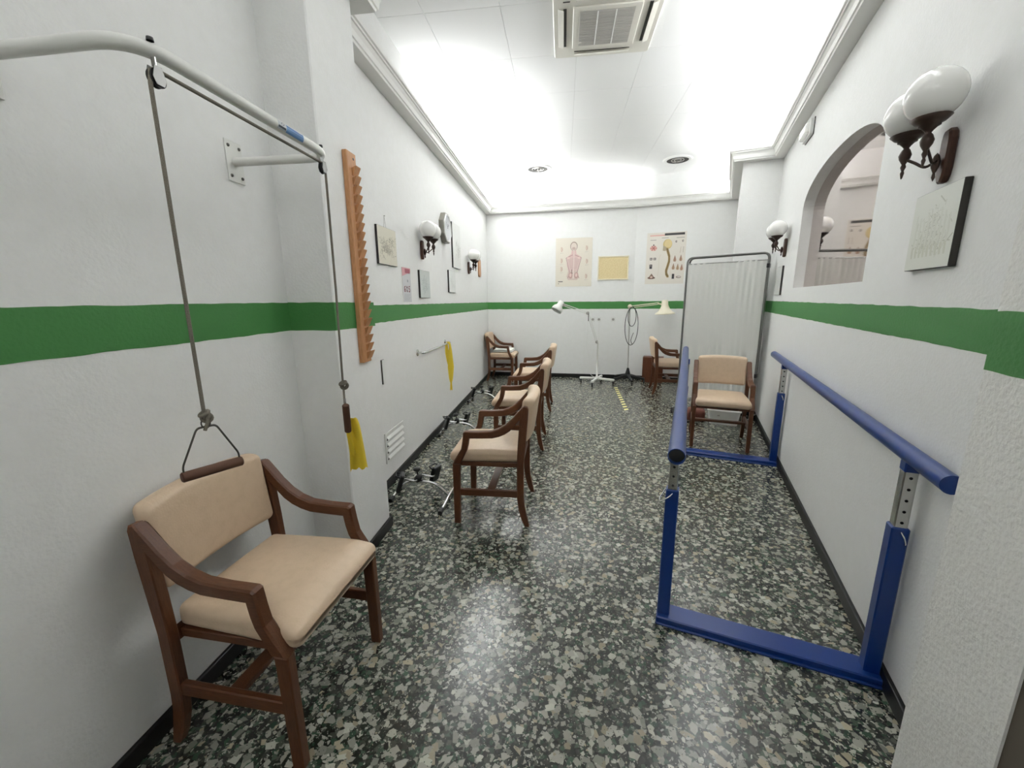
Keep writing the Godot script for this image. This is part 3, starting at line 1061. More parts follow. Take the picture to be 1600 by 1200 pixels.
# ------------------------------------------------------------------ pulley frame with ropes
func build_pulley() -> void:
	var t := thing("pulley_exerciser", "white tubular pulley exerciser bolted to the near left wall", "pulley frame", Vector3(-1.43, 2.14, -1.35), PI / 2)
	# local z out of the wall (world +x), local x away from the camera (world -z)
	var zo := 0.445
	var xa := 0.415
	var xb := -0.395
	var s := st()
	tube(s, bend([Vector3(xa, 0, 0.004), Vector3(xa, 0, zo), Vector3(xb - 0.005, 0, zo), Vector3(xb + 0.0, 0, 0.004)], 0.11, 10), 0.0175, 18)
	mi(s, "frame_tube", mat_of("white_enamel"), t)
	for x in [xa, xb]:
		var pl := mi_box("wall_plate", mat_of("white_enamel"), t, Vector3(x, 0, 0.003), Vector3(0.092, 0.166, 0.006), 0.002)
		for e in [[-0.03, 0.06], [0.03, 0.06], [-0.03, -0.06], [0.03, -0.06]]:
			var b := st()
			lathe(b, [Vector2(0.007, 0.0), Vector2(0.006, 0.004), Vector2(0.0, 0.0045)], 10, Transform3D(Basis(Vector3.RIGHT, Vector3.BACK, Vector3.DOWN), Vector3(x + e[0], e[1], 0.006)))
			mi(b, "screw", mat_of("dark_steel"), pl)
	# sticker with print
	var im := Image.create(256, 64, false, Image.FORMAT_RGB8)
	im.fill(c8(104, 146, 196))
	im.fill_rect(Rect2i(0, 0, 80, 64), c8(196, 202, 206))
	im.fill_rect(Rect2i(80, 8, 176, 7), c8(60, 96, 150))
	im.fill_rect(Rect2i(90, 30, 160, 5), c8(76, 112, 166))
	im.fill_rect(Rect2i(6, 34, 70, 16), c8(44, 54, 66))
	oval(im, 46, 14, 14, 10, c8(50, 60, 72))
	oval(im, 46, 14, 9, 6, c8(230, 232, 232))
	var lab := st()
	lab.set_smooth_group(1)
	for k in 8:
		for j in 1:
			var a0 := -0.9 + 1.5 * k / 8.0
			var a1 := -0.9 + 1.5 * (k + 1) / 8.0
			var r := 0.0179
			var q := [[0.07, a0, 0.0], [0.21, a0, 1.0], [0.21, a1, 1.0], [0.07, a1, 0.0]]
			for m in [0, 1, 2, 0, 2, 3]:
				var e: Array = q[m]
				lab.set_uv(Vector2(e[2], 1.0 - (e[1] + 0.9) / 1.5))
				lab.add_vertex(Vector3(e[0], r * sin(e[1]), zo + r * cos(e[1])))
	mi(lab, "sticker", print_mat("sticker_print", im, 0.4), t)
	# two pulleys
	var px := [0.35, -0.35]
	for x in px:
		s = st()
		bar(s, Vector3(x, -0.016, zo), Vector3(x, -0.05, zo), 0.012, 0.004, 0.001)
		mi(s, "pulley_hanger", mat_of("chrome"), t)
		s = st()
		lathe(s, [Vector2(0, -0.006), Vector2(0.021, -0.006), Vector2(0.021, -0.004), Vector2(0.016, 0.0), Vector2(0.021, 0.004), Vector2(0.021, 0.006), Vector2(0, 0.006)], 20, Transform3D(Basis(Vector3.RIGHT, Vector3(0, 0, 1), Vector3(0, -1, 0)), Vector3(x, -0.062, zo)), true)
		mi(s, "pulley_wheel", mat_of("black_plastic"), t)
		for zz in [-0.009, 0.009]:
			s = st()
			extrude(s, [Vector2(-0.009, 0.022), Vector2(0.009, 0.022), Vector2(0.017, -0.005), Vector2(0.01, -0.02), Vector2(-0.01, -0.02), Vector2(-0.017, -0.005)], Transform3D(Basis.IDENTITY, Vector3(x, -0.058, zo + zz)), 0.002, 0.0)
			mi(s, "pulley_cheek", mat_of("brushed"), t)
		s = st()
		lathe(s, [Vector2(0.008, 0.0), Vector2(0.007, 0.008), Vector2(0.0, 0.009)], 10, Transform3D(Basis.IDENTITY, Vector3(x, 0.017, zo)))
		mi(s, "bolt_head", mat_of("black_plastic"), t)
	# rope over both pulleys: world positions
	var rx := -1.43 + zo
	var near_z: float = -1.35 - px[1]
	var far_z: float = -1.35 - px[0]
	var ro := thing("pulley_rope", "grey braided rope running over both pulleys with a knot at each end", "rope", Vector3(rx, 2.07, (near_z + far_z) / 2))
	var c := Vector3(rx, 2.07, (near_z + far_z) / 2)
	s = st()
	var ups := [Vector3(rx, 1.245, near_z + 0.025), Vector3(rx, 1.7, near_z + 0.022), Vector3(rx, 2.06, near_z + 0.018), Vector3(rx, 2.092, near_z + 0.012), Vector3(rx, 2.098, near_z), Vector3(rx, 2.098, (near_z + far_z) / 2), Vector3(rx, 2.098, far_z), Vector3(rx, 2.092, far_z - 0.012), Vector3(rx, 2.06, far_z - 0.018), Vector3(rx, 1.6, far_z - 0.012), Vector3(rx - 0.005, 1.18, far_z - 0.005)]
	var loc := []
	for p in ups:
		loc.append(p - c)
	tube(s, loc, 0.0048, 10)
	mi(s, "rope_line", mat_of("rope"), ro)
	for e in [[ups[0] - c, 0.013], [ups[10] - c, 0.017]]:
		var kn := st()
		for j in 3:
			var ring := []
			var tilt := Basis(Vector3(1, 0.4 * j, 0.3).normalized(), 0.5 + 0.9 * j)
			for k in 14:
				ring.append(e[0] + tilt * Vector3(cos(TAU * k / 14), 0, sin(TAU * k / 14)) * e[1] * 0.9 + Vector3(0.003 * j, -0.006 * j, 0))
			tube(kn, ring, 0.0048, 8, false, true)
		mi(kn, "knot", mat_of("rope"), ro)
	s = st()
	tube(s, smooth([ups[0] - c, ups[0] - c + Vector3(0.012, -0.018, 0.004), ups[0] - c + Vector3(0.006, -0.045, 0.012)], 4), 0.0046, 8)
	mi(s, "loose_end", mat_of("rope"), ro)
	s = st()
	tube(s, smooth([ups[10] - c, ups[10] - c + Vector3(0.004, -0.05, 0.006), ups[10] - c + Vector3(0.002, -0.14, 0.004), ups[10] - c + Vector3(0.012, -0.15, -0.004)], 4), 0.0046, 8)
	mi(s, "loose_end", mat_of("rope"), ro)
	# near handle: wire triangle with a wooden grip, a little tilted
	var h1 := make_handle("steel stirrup handle with a brown grip hanging over the near armchair", Vector3(rx, 1.225, near_z + 0.025))
	h1.basis = Basis(Vector3.UP, PI / 2 - 0.5) * Basis(Vector3.BACK, 0.0) * Basis.from_scale(Vector3(0.76, 0.98, 1.0))
	# far handle, turned edge on, and the yellow band through it
	var h2 := make_handle("steel stirrup handle with a brown grip hanging askew before the pillar", Vector3(rx, 1.1, far_z - 0.002))
	h2.basis = Basis(Vector3.UP, -PI / 3) * Basis(Vector3.BACK, 1.1) * Basis.from_scale(Vector3(0.8, 0.85, 1.0))
	var band := thing("exercise_band", "short yellow latex exercise band tied to the far rope handle", "exercise band", Vector3(rx, 1.0, far_z - 0.012))
	s = st()
	ribbon(s, [Vector3(0.0, 0.0, -0.012), Vector3(0.012, 0.006, -0.02), Vector3(0.014, -0.03, -0.028), Vector3(0.012, -0.1, -0.032), Vector3(0.01, -0.18, -0.036), Vector3(0.008, -0.25, -0.042)], [0.018, 0.03, 0.045, 0.06, 0.074, 0.084], Vector3(0.75, 0, -0.66), 0.012)
	mi(s, "hanging_strip", mat_of("latex"), band)
	s = st()
	ribbon(s, [Vector3(0.0, 0.0, -0.012), Vector3(-0.01, 0.004, -0.004), Vector3(-0.006, -0.04, -0.012), Vector3(0.0, -0.11, -0.022), Vector3(0.002, -0.17, -0.03)], [0.018, 0.022, 0.03, 0.042, 0.05], Vector3(0.75, 0, -0.66), -0.01)
	mi(s, "hanging_strip", mat_of("latex"), band)


func ribbon(s: SurfaceTool, path: Array, widths: Array, across: Vector3, fold: float) -> void:
	# thin sheet along a path, folded along its length, 1.2 mm thick
	var pts := smooth(path, 5)
	var n := pts.size()
	var cols := 8
	var aside := across.cross(Vector3.UP).normalized()
	var g := []
	for i in n:
		var f := float(i) / (n - 1) * (widths.size() - 1)
		var k := mini(int(f), widths.size() - 2)
		var w := lerpf(widths[k], widths[k + 1], f - k)
		var row := []
		for j in cols + 1:
			var t := float(j) / cols - 0.5
			var low := 0.0
			if i == n - 1:
				low = -0.014 * absf(sin(t * 9.0))
			row.append(pts[i] + across * w * t + aside * fold * sin(t * 7.0) * minf(1.0, float(i) / n * 2.0 + 0.2) + Vector3(0, low, 0))
		g.append(row)
	s.set_smooth_group(1)
	for side in [-1.0, 1.0]:
		var o: Vector3 = aside * 0.0006 * side
		for i in n - 1:
			for j in cols:
				quad(s, g[i][j] + o, g[i + 1][j] + o, g[i + 1][j + 1] + o, g[i][j + 1] + o, aside * side)
	s.set_smooth_group(-1)
	var e := aside * 0.0006
	for i in n - 1:
		quad(s, g[i][0] - e, g[i][0] + e, g[i + 1][0] + e, g[i + 1][0] - e, -across)
		quad(s, g[i][cols] - e, g[i][cols] + e, g[i + 1][cols] + e, g[i + 1][cols] - e, across)
	for j in cols:
		quad(s, g[n - 1][j] - e, g[n - 1][j] + e, g[n - 1][j + 1] + e, g[n - 1][j + 1] - e, Vector3.DOWN)


func make_handle(label: String, at: Vector3) -> Node3D:
	var t := thing("pull_handle", label, "handle", at, 0, "rope handles of the pulley frame")
	var s := st()
	tube(s, bend([Vector3(-0.088, -0.145, 0), Vector3(-0.09, -0.12, 0), Vector3(-0.03, -0.018, 0), Vector3(0.03, -0.018, 0), Vector3(0.09, -0.12, 0), Vector3(0.088, -0.145, 0)], 0.012, 4), 0.0032, 8)
	mi(s, "stirrup_wire", mat_of("dark_steel"), t)
	s = st()
	var ring := []
	for k in 16:
		ring.append(Vector3(cos(TAU * k / 16) * 0.014, sin(TAU * k / 16) * 0.014 - 0.008, 0))
	tube(s, ring, 0.0025, 8, false, true)
	mi(s, "eye_ring", mat_of("dark_steel"), t)
	s = st()
	lathe(s, [Vector2(0, -0.098), Vector2(0.012, -0.098), Vector2(0.0145, -0.094), Vector2(0.0145, 0.094), Vector2(0.012, 0.098), Vector2(0, 0.098)], 16, Transform3D(Basis(Vector3(0, -1, 0), Vector3(1, 0, 0), Vector3(0, 0, 1)), Vector3(0, -0.147, 0)), true)
	mi(s, "grip", mat_of("leather"), t)
	return t


# ------------------------------------------------------------------ peg ladder on the pillar
func build_pillar_ladder() -> void:
	var zc := -2.272
	var t := thing("finger_ladder", "narrow wooden finger ladder with saw-tooth steps mounted on the pillar", "finger ladder", Vector3(-1.175, 1.76, zc), PI / 2)
	mi_box("back_board", mat_of("light_wood"), t, Vector3(0, 0, 0.014), Vector3(0.098, 1.14, 0.028), 0.003)
	for k in 22:
		var s := st()
		var y := 0.49 - 0.0478 * k
		# wedge: broad at the top edge, narrow below
		extrude(s, [Vector2(0.0, 0.0), Vector2(0.026, 0.011), Vector2(0.026, 0.007), Vector2(0.005, -0.036), Vector2(0.0, -0.036)], Transform3D(Basis(Vector3(0, 0, 1), Vector3(0, 1, 0), Vector3(-1, 0, 0)), Vector3(0.02, y, 0.028)), 0.054, 0.001)
		mi(s, "step", mat_of("light_wood"), t)
	for y in [0.54, -0.545]:
		var s := st()
		lathe(s, [Vector2(0.007, 0), Vector2(0.006, 0.002), Vector2(0, 0.0025)], 10, Transform3D(Basis(Vector3.RIGHT, Vector3.BACK, Vector3.DOWN), Vector3(0.02, y, 0.028)))
		mi(s, "screw", mat_of("dark_steel"), t)


# ------------------------------------------------------------------ wall lamps, pictures, rails
func make_sconce(label: String, at: Vector3, turn: float) -> Node3D:
	var t := thing("wall_lamp", label, "wall lamp", at, turn, "two-globe wall lamps, switched off")
	var s := st()
	extrude(s, [Vector2(-0.012, -0.098), Vector2(0.012, -0.098), Vector2(0.024, -0.078), Vector2(0.03, -0.05), Vector2(0.03, 0.05), Vector2(0.024, 0.074), Vector2(0.014, 0.086), Vector2(-0.014, 0.086), Vector2(-0.024, 0.074), Vector2(-0.03, 0.05), Vector2(-0.03, -0.05), Vector2(-0.024, -0.078)], Transform3D(Basis.IDENTITY, Vector3(0, 0, 0.014)), 0.028, 0.006)
	mi(s, "wall_plate", mat_of("sconce_wood"), t)
	s = st()
	lathe(s, [Vector2(0, -0.09), Vector2(0.006, -0.075), Vector2(0.004, -0.06), Vector2(0.012, -0.04), Vector2(0.014, -0.02), Vector2(0.008, 0.0), Vector2(0.0, 0.01)], 14, Transform3D(Basis.IDENTITY, Vector3(0, 0.0, 0.042)))
	mi(s, "hub", mat_of("bronze"), t)
	for sx in [-1.0, 1.0]:
		var c := Vector3(sx * 0.085, 0.0, 0.108)
		s = st()
		tube(s, smooth([Vector3(0, -0.01, 0.035), Vector3(sx * 0.025, -0.03, 0.06), Vector3(sx * 0.055, -0.005, 0.085), c + Vector3(0, 0.02, 0)], 6), 0.005, 8)
		mi(s, "arm", mat_of("bronze"), t)
		s = st()
		lathe(s, [Vector2(0, -0.055), Vector2(0.003, -0.05), Vector2(0.0065, -0.032), Vector2(0.004, -0.024), Vector2(0.009, -0.01), Vector2(0.006, 0.0), Vector2(0.017, 0.02), Vector2(0.02, 0.033), Vector2(0.014, 0.05), Vector2(0.008, 0.058), Vector2(0.013, 0.066), Vector2(0.024, 0.078), Vector2(0.03, 0.08), Vector2(0.03, 0.086), Vector2(0.042, 0.092), Vector2(0.056, 0.106), Vector2(0.054, 0.108), Vector2(0, 0.1)], 24, Transform3D(Basis.IDENTITY, c))
		mi(s, "cup", mat_of("bronze"), t)
		s = st()
		var prof := []
		for k in 21:
			var a := lerpf(-PI / 2 + 0.45, PI / 2, k / 20.0)
			prof.append(Vector2(maxf(0.0, 0.084 * cos(a)), 0.178 + 0.084 * sin(a)))
		lathe(s, prof, 32, Transform3D(Basis.IDENTITY, c))
		mi(s, "globe", mat_of("opal_glass"), t)
	return t


func picture(called: String, label: String, category: String, at: Vector3, turn: float, w: float, h: float, thick: float, edge: String, im: Image, border := 0.0, glossy := 0.5, group := "") -> Node3D:
	var t := thing(called, label, category, at, turn, group)
	mi_box("mount", mat_of(edge), t, Vector3(0, 0, thick / 2), Vector3(w, h, thick), minf(0.002, thick / 4))
	var q := QuadMesh.new()
	q.size = Vector2(w - border, h - border)
	var o := mm(q, "print", print_mat("print_" + str(used.size()) + called, im, glossy), t)
	o.position = Vector3(0, 0, thick + 0.0006)
	return t


func sketch(w: int, h: int, paper: Color, ink: Color, seed_: int, blobs: int) -> Image:
	# faint drawing: clusters of soft strokes
	var im := Image.create(w, h, false, Image.FORMAT_RGB8)
	im.fill(paper)
	var r := RandomNumberGenerator.new()
	r.seed = seed_
	for k in blobs:
		var p := Vector2(w * r.randf_range(0.25, 0.75), h * r.randf_range(0.3, 0.72))
		for j in 26:
			var q := p + Vector2(r.randfn() * w * 0.1, r.randfn() * h * 0.06)
			stroke(im, [q, q + Vector2(r.randfn() * w * 0.05, r.randfn() * h * 0.05)], r.randf_range(1, 3), paper.lerp(ink, r.randf_range(0.15, 0.6)))
	return im


func build_left_wall_things() -> void:
	var turn := PI / 2 + 0.012
	make_sconce("wall lamp with two white globes beside the octagonal clock", left_at(-4.2, 2.05), turn)
	make_sconce("wall lamp with two white globes beside the hanging wooden paddle", left_at(-6.42, 2.03), turn)
	# beige drawing on a panel, hung by a cord
	var p := picture("panel_picture", "beige panel with a faint grey drawing hung beside the pillar", "picture", left_at(-3.31, 1.972), turn, 0.37, 0.29, 0.018, "frame_dark", sketch(256, 200, c8(222, 217, 200), c8(92, 84, 66), 3, 16), 0.004)
	var s := st()
	tube(s, [Vector3(-0.02, 0.145, 0.006), Vector3(0.0, 0.235, 0.004), Vector3(0.02, 0.145, 0.006)], 0.0012, 6)
	mi(s, "hanging_cord", mat_of("grey_plastic"), p)
	mi_box("nail", mat_of("steel"), p, Vector3(0, 0.236, 0.006), Vector3(0.008, 0.008, 0.012), 0.002)
	# narrow printed notice
	var im := Image.create(144, 208, false, Image.FORMAT_RGB8)
	im.fill(c8(212, 212, 214))
	fill_convex(im, [Vector2(0, 0), Vector2(144, 0), Vector2(144, 22), Vector2(0, 52)], c8(206, 150, 158), Rect2i(0, 0, 144, 208))
	im.fill_rect(Rect2i(50, 6, 84, 26), c8(152, 62, 84))
	oval(im, 88, 78, 9, 9, c8(150, 156, 162))
	for k in 3:
		var x := 22 + 38 * k
		if k == 0:
			stroke(im, [Vector2(x + 22, 112), Vector2(x + 4, 120), Vector2(x + 3, 136), Vector2(x + 12, 144), Vector2(x + 22, 138), Vector2(x + 20, 128), Vector2(x + 5, 130)], 6, c8(120, 46, 54))
		elif k == 1:
			stroke(im, [Vector2(x + 12, 112), Vector2(x + 3, 122), Vector2(x + 3, 136), Vector2(x + 12, 145), Vector2(x + 22, 136), Vector2(x + 22, 122), Vector2(x + 12, 112)], 6, c8(92, 48, 60))
		else:
			stroke(im, [Vector2(x + 22, 112), Vector2(x + 6, 112), Vector2(x + 4, 126), Vector2(x + 18, 126), Vector2(x + 22, 136), Vector2(x + 14, 145), Vector2(x + 3, 142)], 6, c8(120, 46, 54))
	for k in 6:
		im.fill_rect(Rect2i(20, 158 + 7 * k, 104 - 9 * (k % 3), 2), c8(176, 178, 182))
	picture("wall_notice", "narrow grey printed notice with a red corner on the left wall", "notice", left_at(-3.735, 1.682), turn, 0.215, 0.31, 0.002, "paper", im)
	picture("panel_picture", "small grey-green panel picture with a dark edge below the first left wall lamp", "picture", left_at(-4.22, 1.703), turn, 0.32, 0.275, 0.02, "frame_dark", sketch(220, 190, c8(202, 208, 204), c8(128, 146, 142), 9, 12), 0.004, 0.3)
	picture("panel_picture", "tall pale panel picture hung right of the octagonal clock", "picture", left_at(-5.66, 2.25), turn, 0.44, 0.575, 0.02, "frame_dark", sketch(220, 290, c8(226, 227, 222), c8(120, 122, 112), 14, 6), 0.004, 0.3)
	picture("panel_picture", "small plain pale panel picture below the octagonal clock", "picture", left_at(-5.36, 1.776), turn, 0.335, 0.278, 0.018, "frame_dark", sketch(220, 180, c8(224, 226, 222), c8(190, 194, 190), 17, 8), 0.004, 0.3)
	# octagonal clock
	var c := thing("wall_clock", "octagonal clock with a pale rim and grey dial on the left wall", "clock", left_at(-5.06, 2.388), turn)
	var oct := []
	for k in 8:
		var a := TAU * (k + 0.5) / 8
		oct.append(Vector2(cos(a), sin(a)) * 0.182)
	s = st()
	extrude(s, oct, Transform3D(Basis.IDENTITY, Vector3(0, 0, 0.03)), 0.06, 0.004)
	mi(s, "case", mat_of("clock_case"), c)
	s = st()
	lathe(s, [Vector2(0.15, 0.06), Vector2(0.156, 0.07), Vector2(0.166, 0.068), Vector2(0.17, 0.06)], 8, Transform3D(Basis(Vector3.RIGHT, Vector3.BACK, Vector3.DOWN).rotated(Vector3.BACK, PI / 8), Vector3.ZERO), true)
	mi(s, "rim", mat_of("white_plastic"), c)
	s = st()
	lathe(s, [Vector2(0.152, 0.061), Vector2(0.0, 0.061)], 32, Transform3D(Basis(Vector3.RIGHT, Vector3.BACK, Vector3.DOWN), Vector3.ZERO))
	mi(s, "dial", mat_of("glass_face"), c)
	mi_box("hour_hand", mat_of("frame_dark"), c, Vector3(0.02, 0.025, 0.064), Vector3(0.006, 0.07, 0.001), 0.0, Basis(Vector3.BACK, -0.7))
	mi_box("minute_hand", mat_of("frame_dark"), c, Vector3(-0.03, 0.03, 0.0655), Vector3(0.004, 0.1, 0.001), 0.0, Basis(Vector3.BACK, 0.8))
	# hanging wooden paddle
	var pad := thing("wooden_paddle", "rounded pinkish wooden paddle hanging near the back corner", "paddle", left_at(-7.33, 2.085), turn)
	s = st()
	extrude(s, rounded_rect(0.2, 0.31, 0.06, 5), Transform3D(Basis.IDENTITY, Vector3(0, 0, 0.01)), 0.02, 0.003)
	mi(s, "board", mat_of("light_wood"), pad)
	s = st()
	lathe(s, [Vector2(0, 0.0), Vector2(0.01, 0.0), Vector2(0.008, 0.006), Vector2(0, 0.007)], 10, Transform3D(Basis(Vector3.RIGHT, Vector3.BACK, Vector3.DOWN), Vector3(0, 0.125, 0.02)))
	mi(s, "hook", mat_of("steel"), pad)
	# chrome grab rail with yellow band
	var g := thing("grab_rail", "chrome grab rail on the left wall above the pedal exercisers", "grab rail", left_at(-4.42, 1.025), turn)
	s = st()
	tube(s, bend([Vector3(-0.5, 0.0, 0.0), Vector3(-0.5, 0, 0.07), Vector3(0.52, 0, 0.07), Vector3(0.52, 0, 0.0)], 0.05, 6), 0.0125, 14)
	mi(s, "bar", mat_of("chrome"), g)
	for x in [-0.5, 0.52]:
		s = st()
		lathe(s, [Vector2(0.034, 0), Vector2(0.034, 0.005), Vector2(0.028, 0.009), Vector2(0.012, 0.01)], 20, Transform3D(Basis(Vector3.RIGHT, Vector3.BACK, Vector3.DOWN), Vector3(x, 0, 0)))
		mi(s, "flange", mat_of("steel"), g)
	var yb := thing("exercise_band", "long yellow latex exercise band looped over the chrome grab rail", "exercise band", left_at(-4.82, 1.03, 0.085))
	s = st()
	ribbon(s, [Vector3(-0.002, 0.014, 0), Vector3(0.012, -0.04, 0), Vector3(0.012, -0.15, 0.002), Vector3(0.012, -0.3, 0.0), Vector3(0.01, -0.44, 0.002), Vector3(0.008, -0.5, 0.0), Vector3(0.008, -0.58, 0.004)], [0.025, 0.03, 0.06, 0.085, 0.055, 0.025, 0.038], Vector3(0.75, 0, -0.66), 0.006)
	mi(s, "hanging_strip", mat_of("latex"), yb)
	s = st()
	ribbon(s, [Vector3(-0.002, 0.014, 0), Vector3(-0.026, 0.0, 0), Vector3(-0.03, -0.1, 0), Vector3(-0.01, -0.22, 0), Vector3(0.006, -0.3, 0)], [0.025, 0.028, 0.045, 0.055, 0.05], Vector3(0.75, 0, -0.66), -0.005)
	mi(s, "hanging_strip", mat_of("latex"), yb)
	# louvred vent low on the wall
	var v := thing("wall_vent", "white louvred vent cover low on the left wall", "vent", left_at(-3.22, 0.34), turn)
	mi_box("cover_plate", mat_of("white_plastic"), v, Vector3(0, 0, 0.004), Vector3(0.4, 0.26, 0.008), 0.002)
	for k in 4:
		var y := 0.085 - 0.056 * k
		var sl := mi_box("slat", mat_of("white_plastic"), v, Vector3(0, y, 0.014), Vector3(0.35, 0.03, 0.004), 0.001, Basis(Vector3.RIGHT, -0.6))
		mi_box("gap", mat_of("louvre_dark"), sl, Vector3(0, y - 0.014, 0.0085), Vector3(0.35, 0.014, 0.001), 0.0)
	# thin plate just behind the pillar
	var w := thing("wall_plate", "slim white upright cover plate with a dark edge beside the pillar", "cover plate", left_at(-3.08, 0.98), turn)
	mi_box("back_box", mat_of("dark_steel"), w, Vector3(0, 0, 0.004), Vector3(0.05, 0.2, 0.008), 0.002)
	mi_box("front", mat_of("white_plastic"), w, Vector3(0.0, 0, 0.012), Vector3(0.046, 0.196, 0.008), 0.003)


func build_right_wall_things() -> void:
	make_sconce("wall lamp with two white globes above the near right picture", rw(2.145, 2.055), R_TURN)
	make_sconce("wall lamp with two white globes between the arched mirror and the folding screen", rw(5.2, 2.05), R_TURN)
	var faded := sketch(240, 210, c8(220, 222, 213), c8(150, 152, 134), 31, 12)
	for k in 9:
		var x := 30 + 22 * k
		stroke(faded, [Vector2(x, 60 + 9 * (k % 3)), Vector2(x + 4, 120), Vector2(x - 2, 165)], 9, c8(211, 213, 202))
		stroke(faded, [Vector2(x, 150), Vector2(x + 2, 172)], 10, c8(200, 202, 187))
	picture("panel_picture", "pale panel picture with faint grey figures under the near right wall lamp", "picture", rw(2.135, 1.793), R_TURN, 0.335, 0.29, 0.022, "frame_dark", faded, 0.004, 0.3)
	picture("panel_picture", "small pale panel picture under the wall lamp beside the folding screen", "picture", rw(5.33, 1.715), R_TURN, 0.3, 0.3, 0.018, "frame_dark", sketch(200, 200, c8(222, 223, 218), c8(176, 178, 172), 33, 7), 0.004, 0.3)
	# arched mirror at the back of the niche
	var mr := thing("arched_mirror", "rose-tinted arched mirror set in the niche of the right wall", "mirror", Vector3.ZERO)
	var s := st()
	var a := arch_outline()
	extrude(s, a, Transform3D(Basis(DIR, Vector3.UP, -NRM), NRM * (W0 - 0.083)), 0.004, 0.0)
	var o := mi(s, "mirror_pane", mat_of("tinted_mirror"), mr)
	o.set_meta("label", "tinted mirror glass")
	# emergency light under the cornice
	var e := thing("emergency_light", "white oblong emergency light under the right cornice, unlit", "emergency light", rw(4.74, 2.985), R_TURN)
	s = st()
	extrude(s, rounded_rect(0.3, 0.13, 0.02, 3), Transform3D(Basis.IDENTITY, Vector3(0, 0, 0.016)), 0.032, 0.003)
	mi(s, "housing", mat_of("white_plastic"), e)
	s = st()
	cushion(s, Vector3(0.125, 0.045, 0.026), 0.02, func(q: Vector3) -> Vector3: return q + Vector3(0, -0.004, 0.038))
	mi(s, "diffuser", mat_of("opal_glass"), e)
	mi_box("edge_gasket", mat_of("louvre_dark"), e, Vector3(0, 0, 0.003), Vector3(0.306, 0.136, 0.006), 0.001)


# ------------------------------------------------------------------ back of the room
func muscle_chart() -> Image:
	var w := 400
	var h := 520
	var im := Image.create(w, h, false, Image.FORMAT_RGB8)
	im.fill(c8(226, 219, 205))
	var fl := c8(214, 190, 184)
	var dk := c8(164, 126, 124)
	var li := c8(236, 224, 216)
	# body outline: hips, back, shoulders, neck, head
	fill_convex(im, [Vector2(120, 210), Vector2(150, 190), Vector2(250, 190), Vector2(282, 214), Vector2(262, 300), Vector2(246, 360), Vector2(142, 360), Vector2(126, 290)], fl, Rect2i(0, 0, w, h))
	fill_convex(im, [Vector2(142, 350), Vector2(246, 350), Vector2(260, 420), Vector2(240, 450), Vector2(140, 450), Vector2(124, 410)], c8(208, 190, 180), Rect2i(0, 0, w, h))
	fill_convex(im, [Vector2(176, 120), Vector2(222, 120), Vector2(228, 170), Vector2(290, 206), Vector2(120, 206), Vector2(170, 168)], c8(216, 188, 182), Rect2i(0, 0, w, h))
	oval(im, 199, 88, 40, 48, c8(150, 132, 120))
	oval(im, 199, 92, 33, 42, c8(218, 206, 194))
	oval(im, 199, 112, 20, 16, c8(190, 168, 156))
	stroke(im, [Vector2(199, 130), Vector2(201, 220), Vector2(197, 330), Vector2(199, 430)], 7, li)
	stroke(im, [Vector2(196, 134), Vector2(197, 240), Vector2(193, 330)], 2, dk)
	for sx in [-1, 1]:
		for k in 9:
			stroke(im, [Vector2(199 + sx * 8, 215 + 14 * k), Vector2(199 + sx * (66 - 4 * k), 230 + 11 * k)], 2, dk.lerp(fl, 0.35))
		stroke(im, [Vector2(199 + sx * 12, 180), Vector2(199 + sx * 84, 212), Vector2(199 + sx * 60, 300), Vector2(199 + sx * 40, 372), Vector2(199 + sx * 62, 430)], 4, dk)
		oval(im, 199 + sx * 32, 400, 22, 34, c8(190, 154, 146))
		oval(im, 199 + sx * 32, 396, 12, 20, c8(222, 196, 188))
		oval(im, 199 + sx * 58, 212, 16, 12, c8(226, 202, 194))
	stroke(im, [Vector2(182, 336), Vector2(178, 372), Vector2(190, 376)], 6, c8(120, 92, 84))
	# side figures and captions
	for e in [[66, 120], [66, 240], [66, 330], [340, 110], [344, 250], [340, 410]]:
		var p := Vector2(e[0], e[1])
		oval(im, p.x, p.y, 14, 26, c8(216, 200, 184))
		stroke(im, [p + Vector2(-8, -26), p + Vector2(4, 0), p + Vector2(-4, 26)], 3, c8(186, 150, 136))
		stroke(im, [p + Vector2(8, -22), p + Vector2(10, 14)], 2, c8(170, 150, 136))
		im.fill_rect(Rect2i(int(p.x) - 20, int(p.y) + 36, 40, 2), c8(190, 184, 172))
		im.fill_rect(Rect2i(int(p.x) - 20, int(p.y) + 42, 30, 2), c8(196, 190, 178))
	im.fill_rect(Rect2i(30, 462, 52, 8), c8(60, 58, 54))
	im.fill_rect(Rect2i(30, 484, 10, 8), c8(120, 116, 108))
	return im


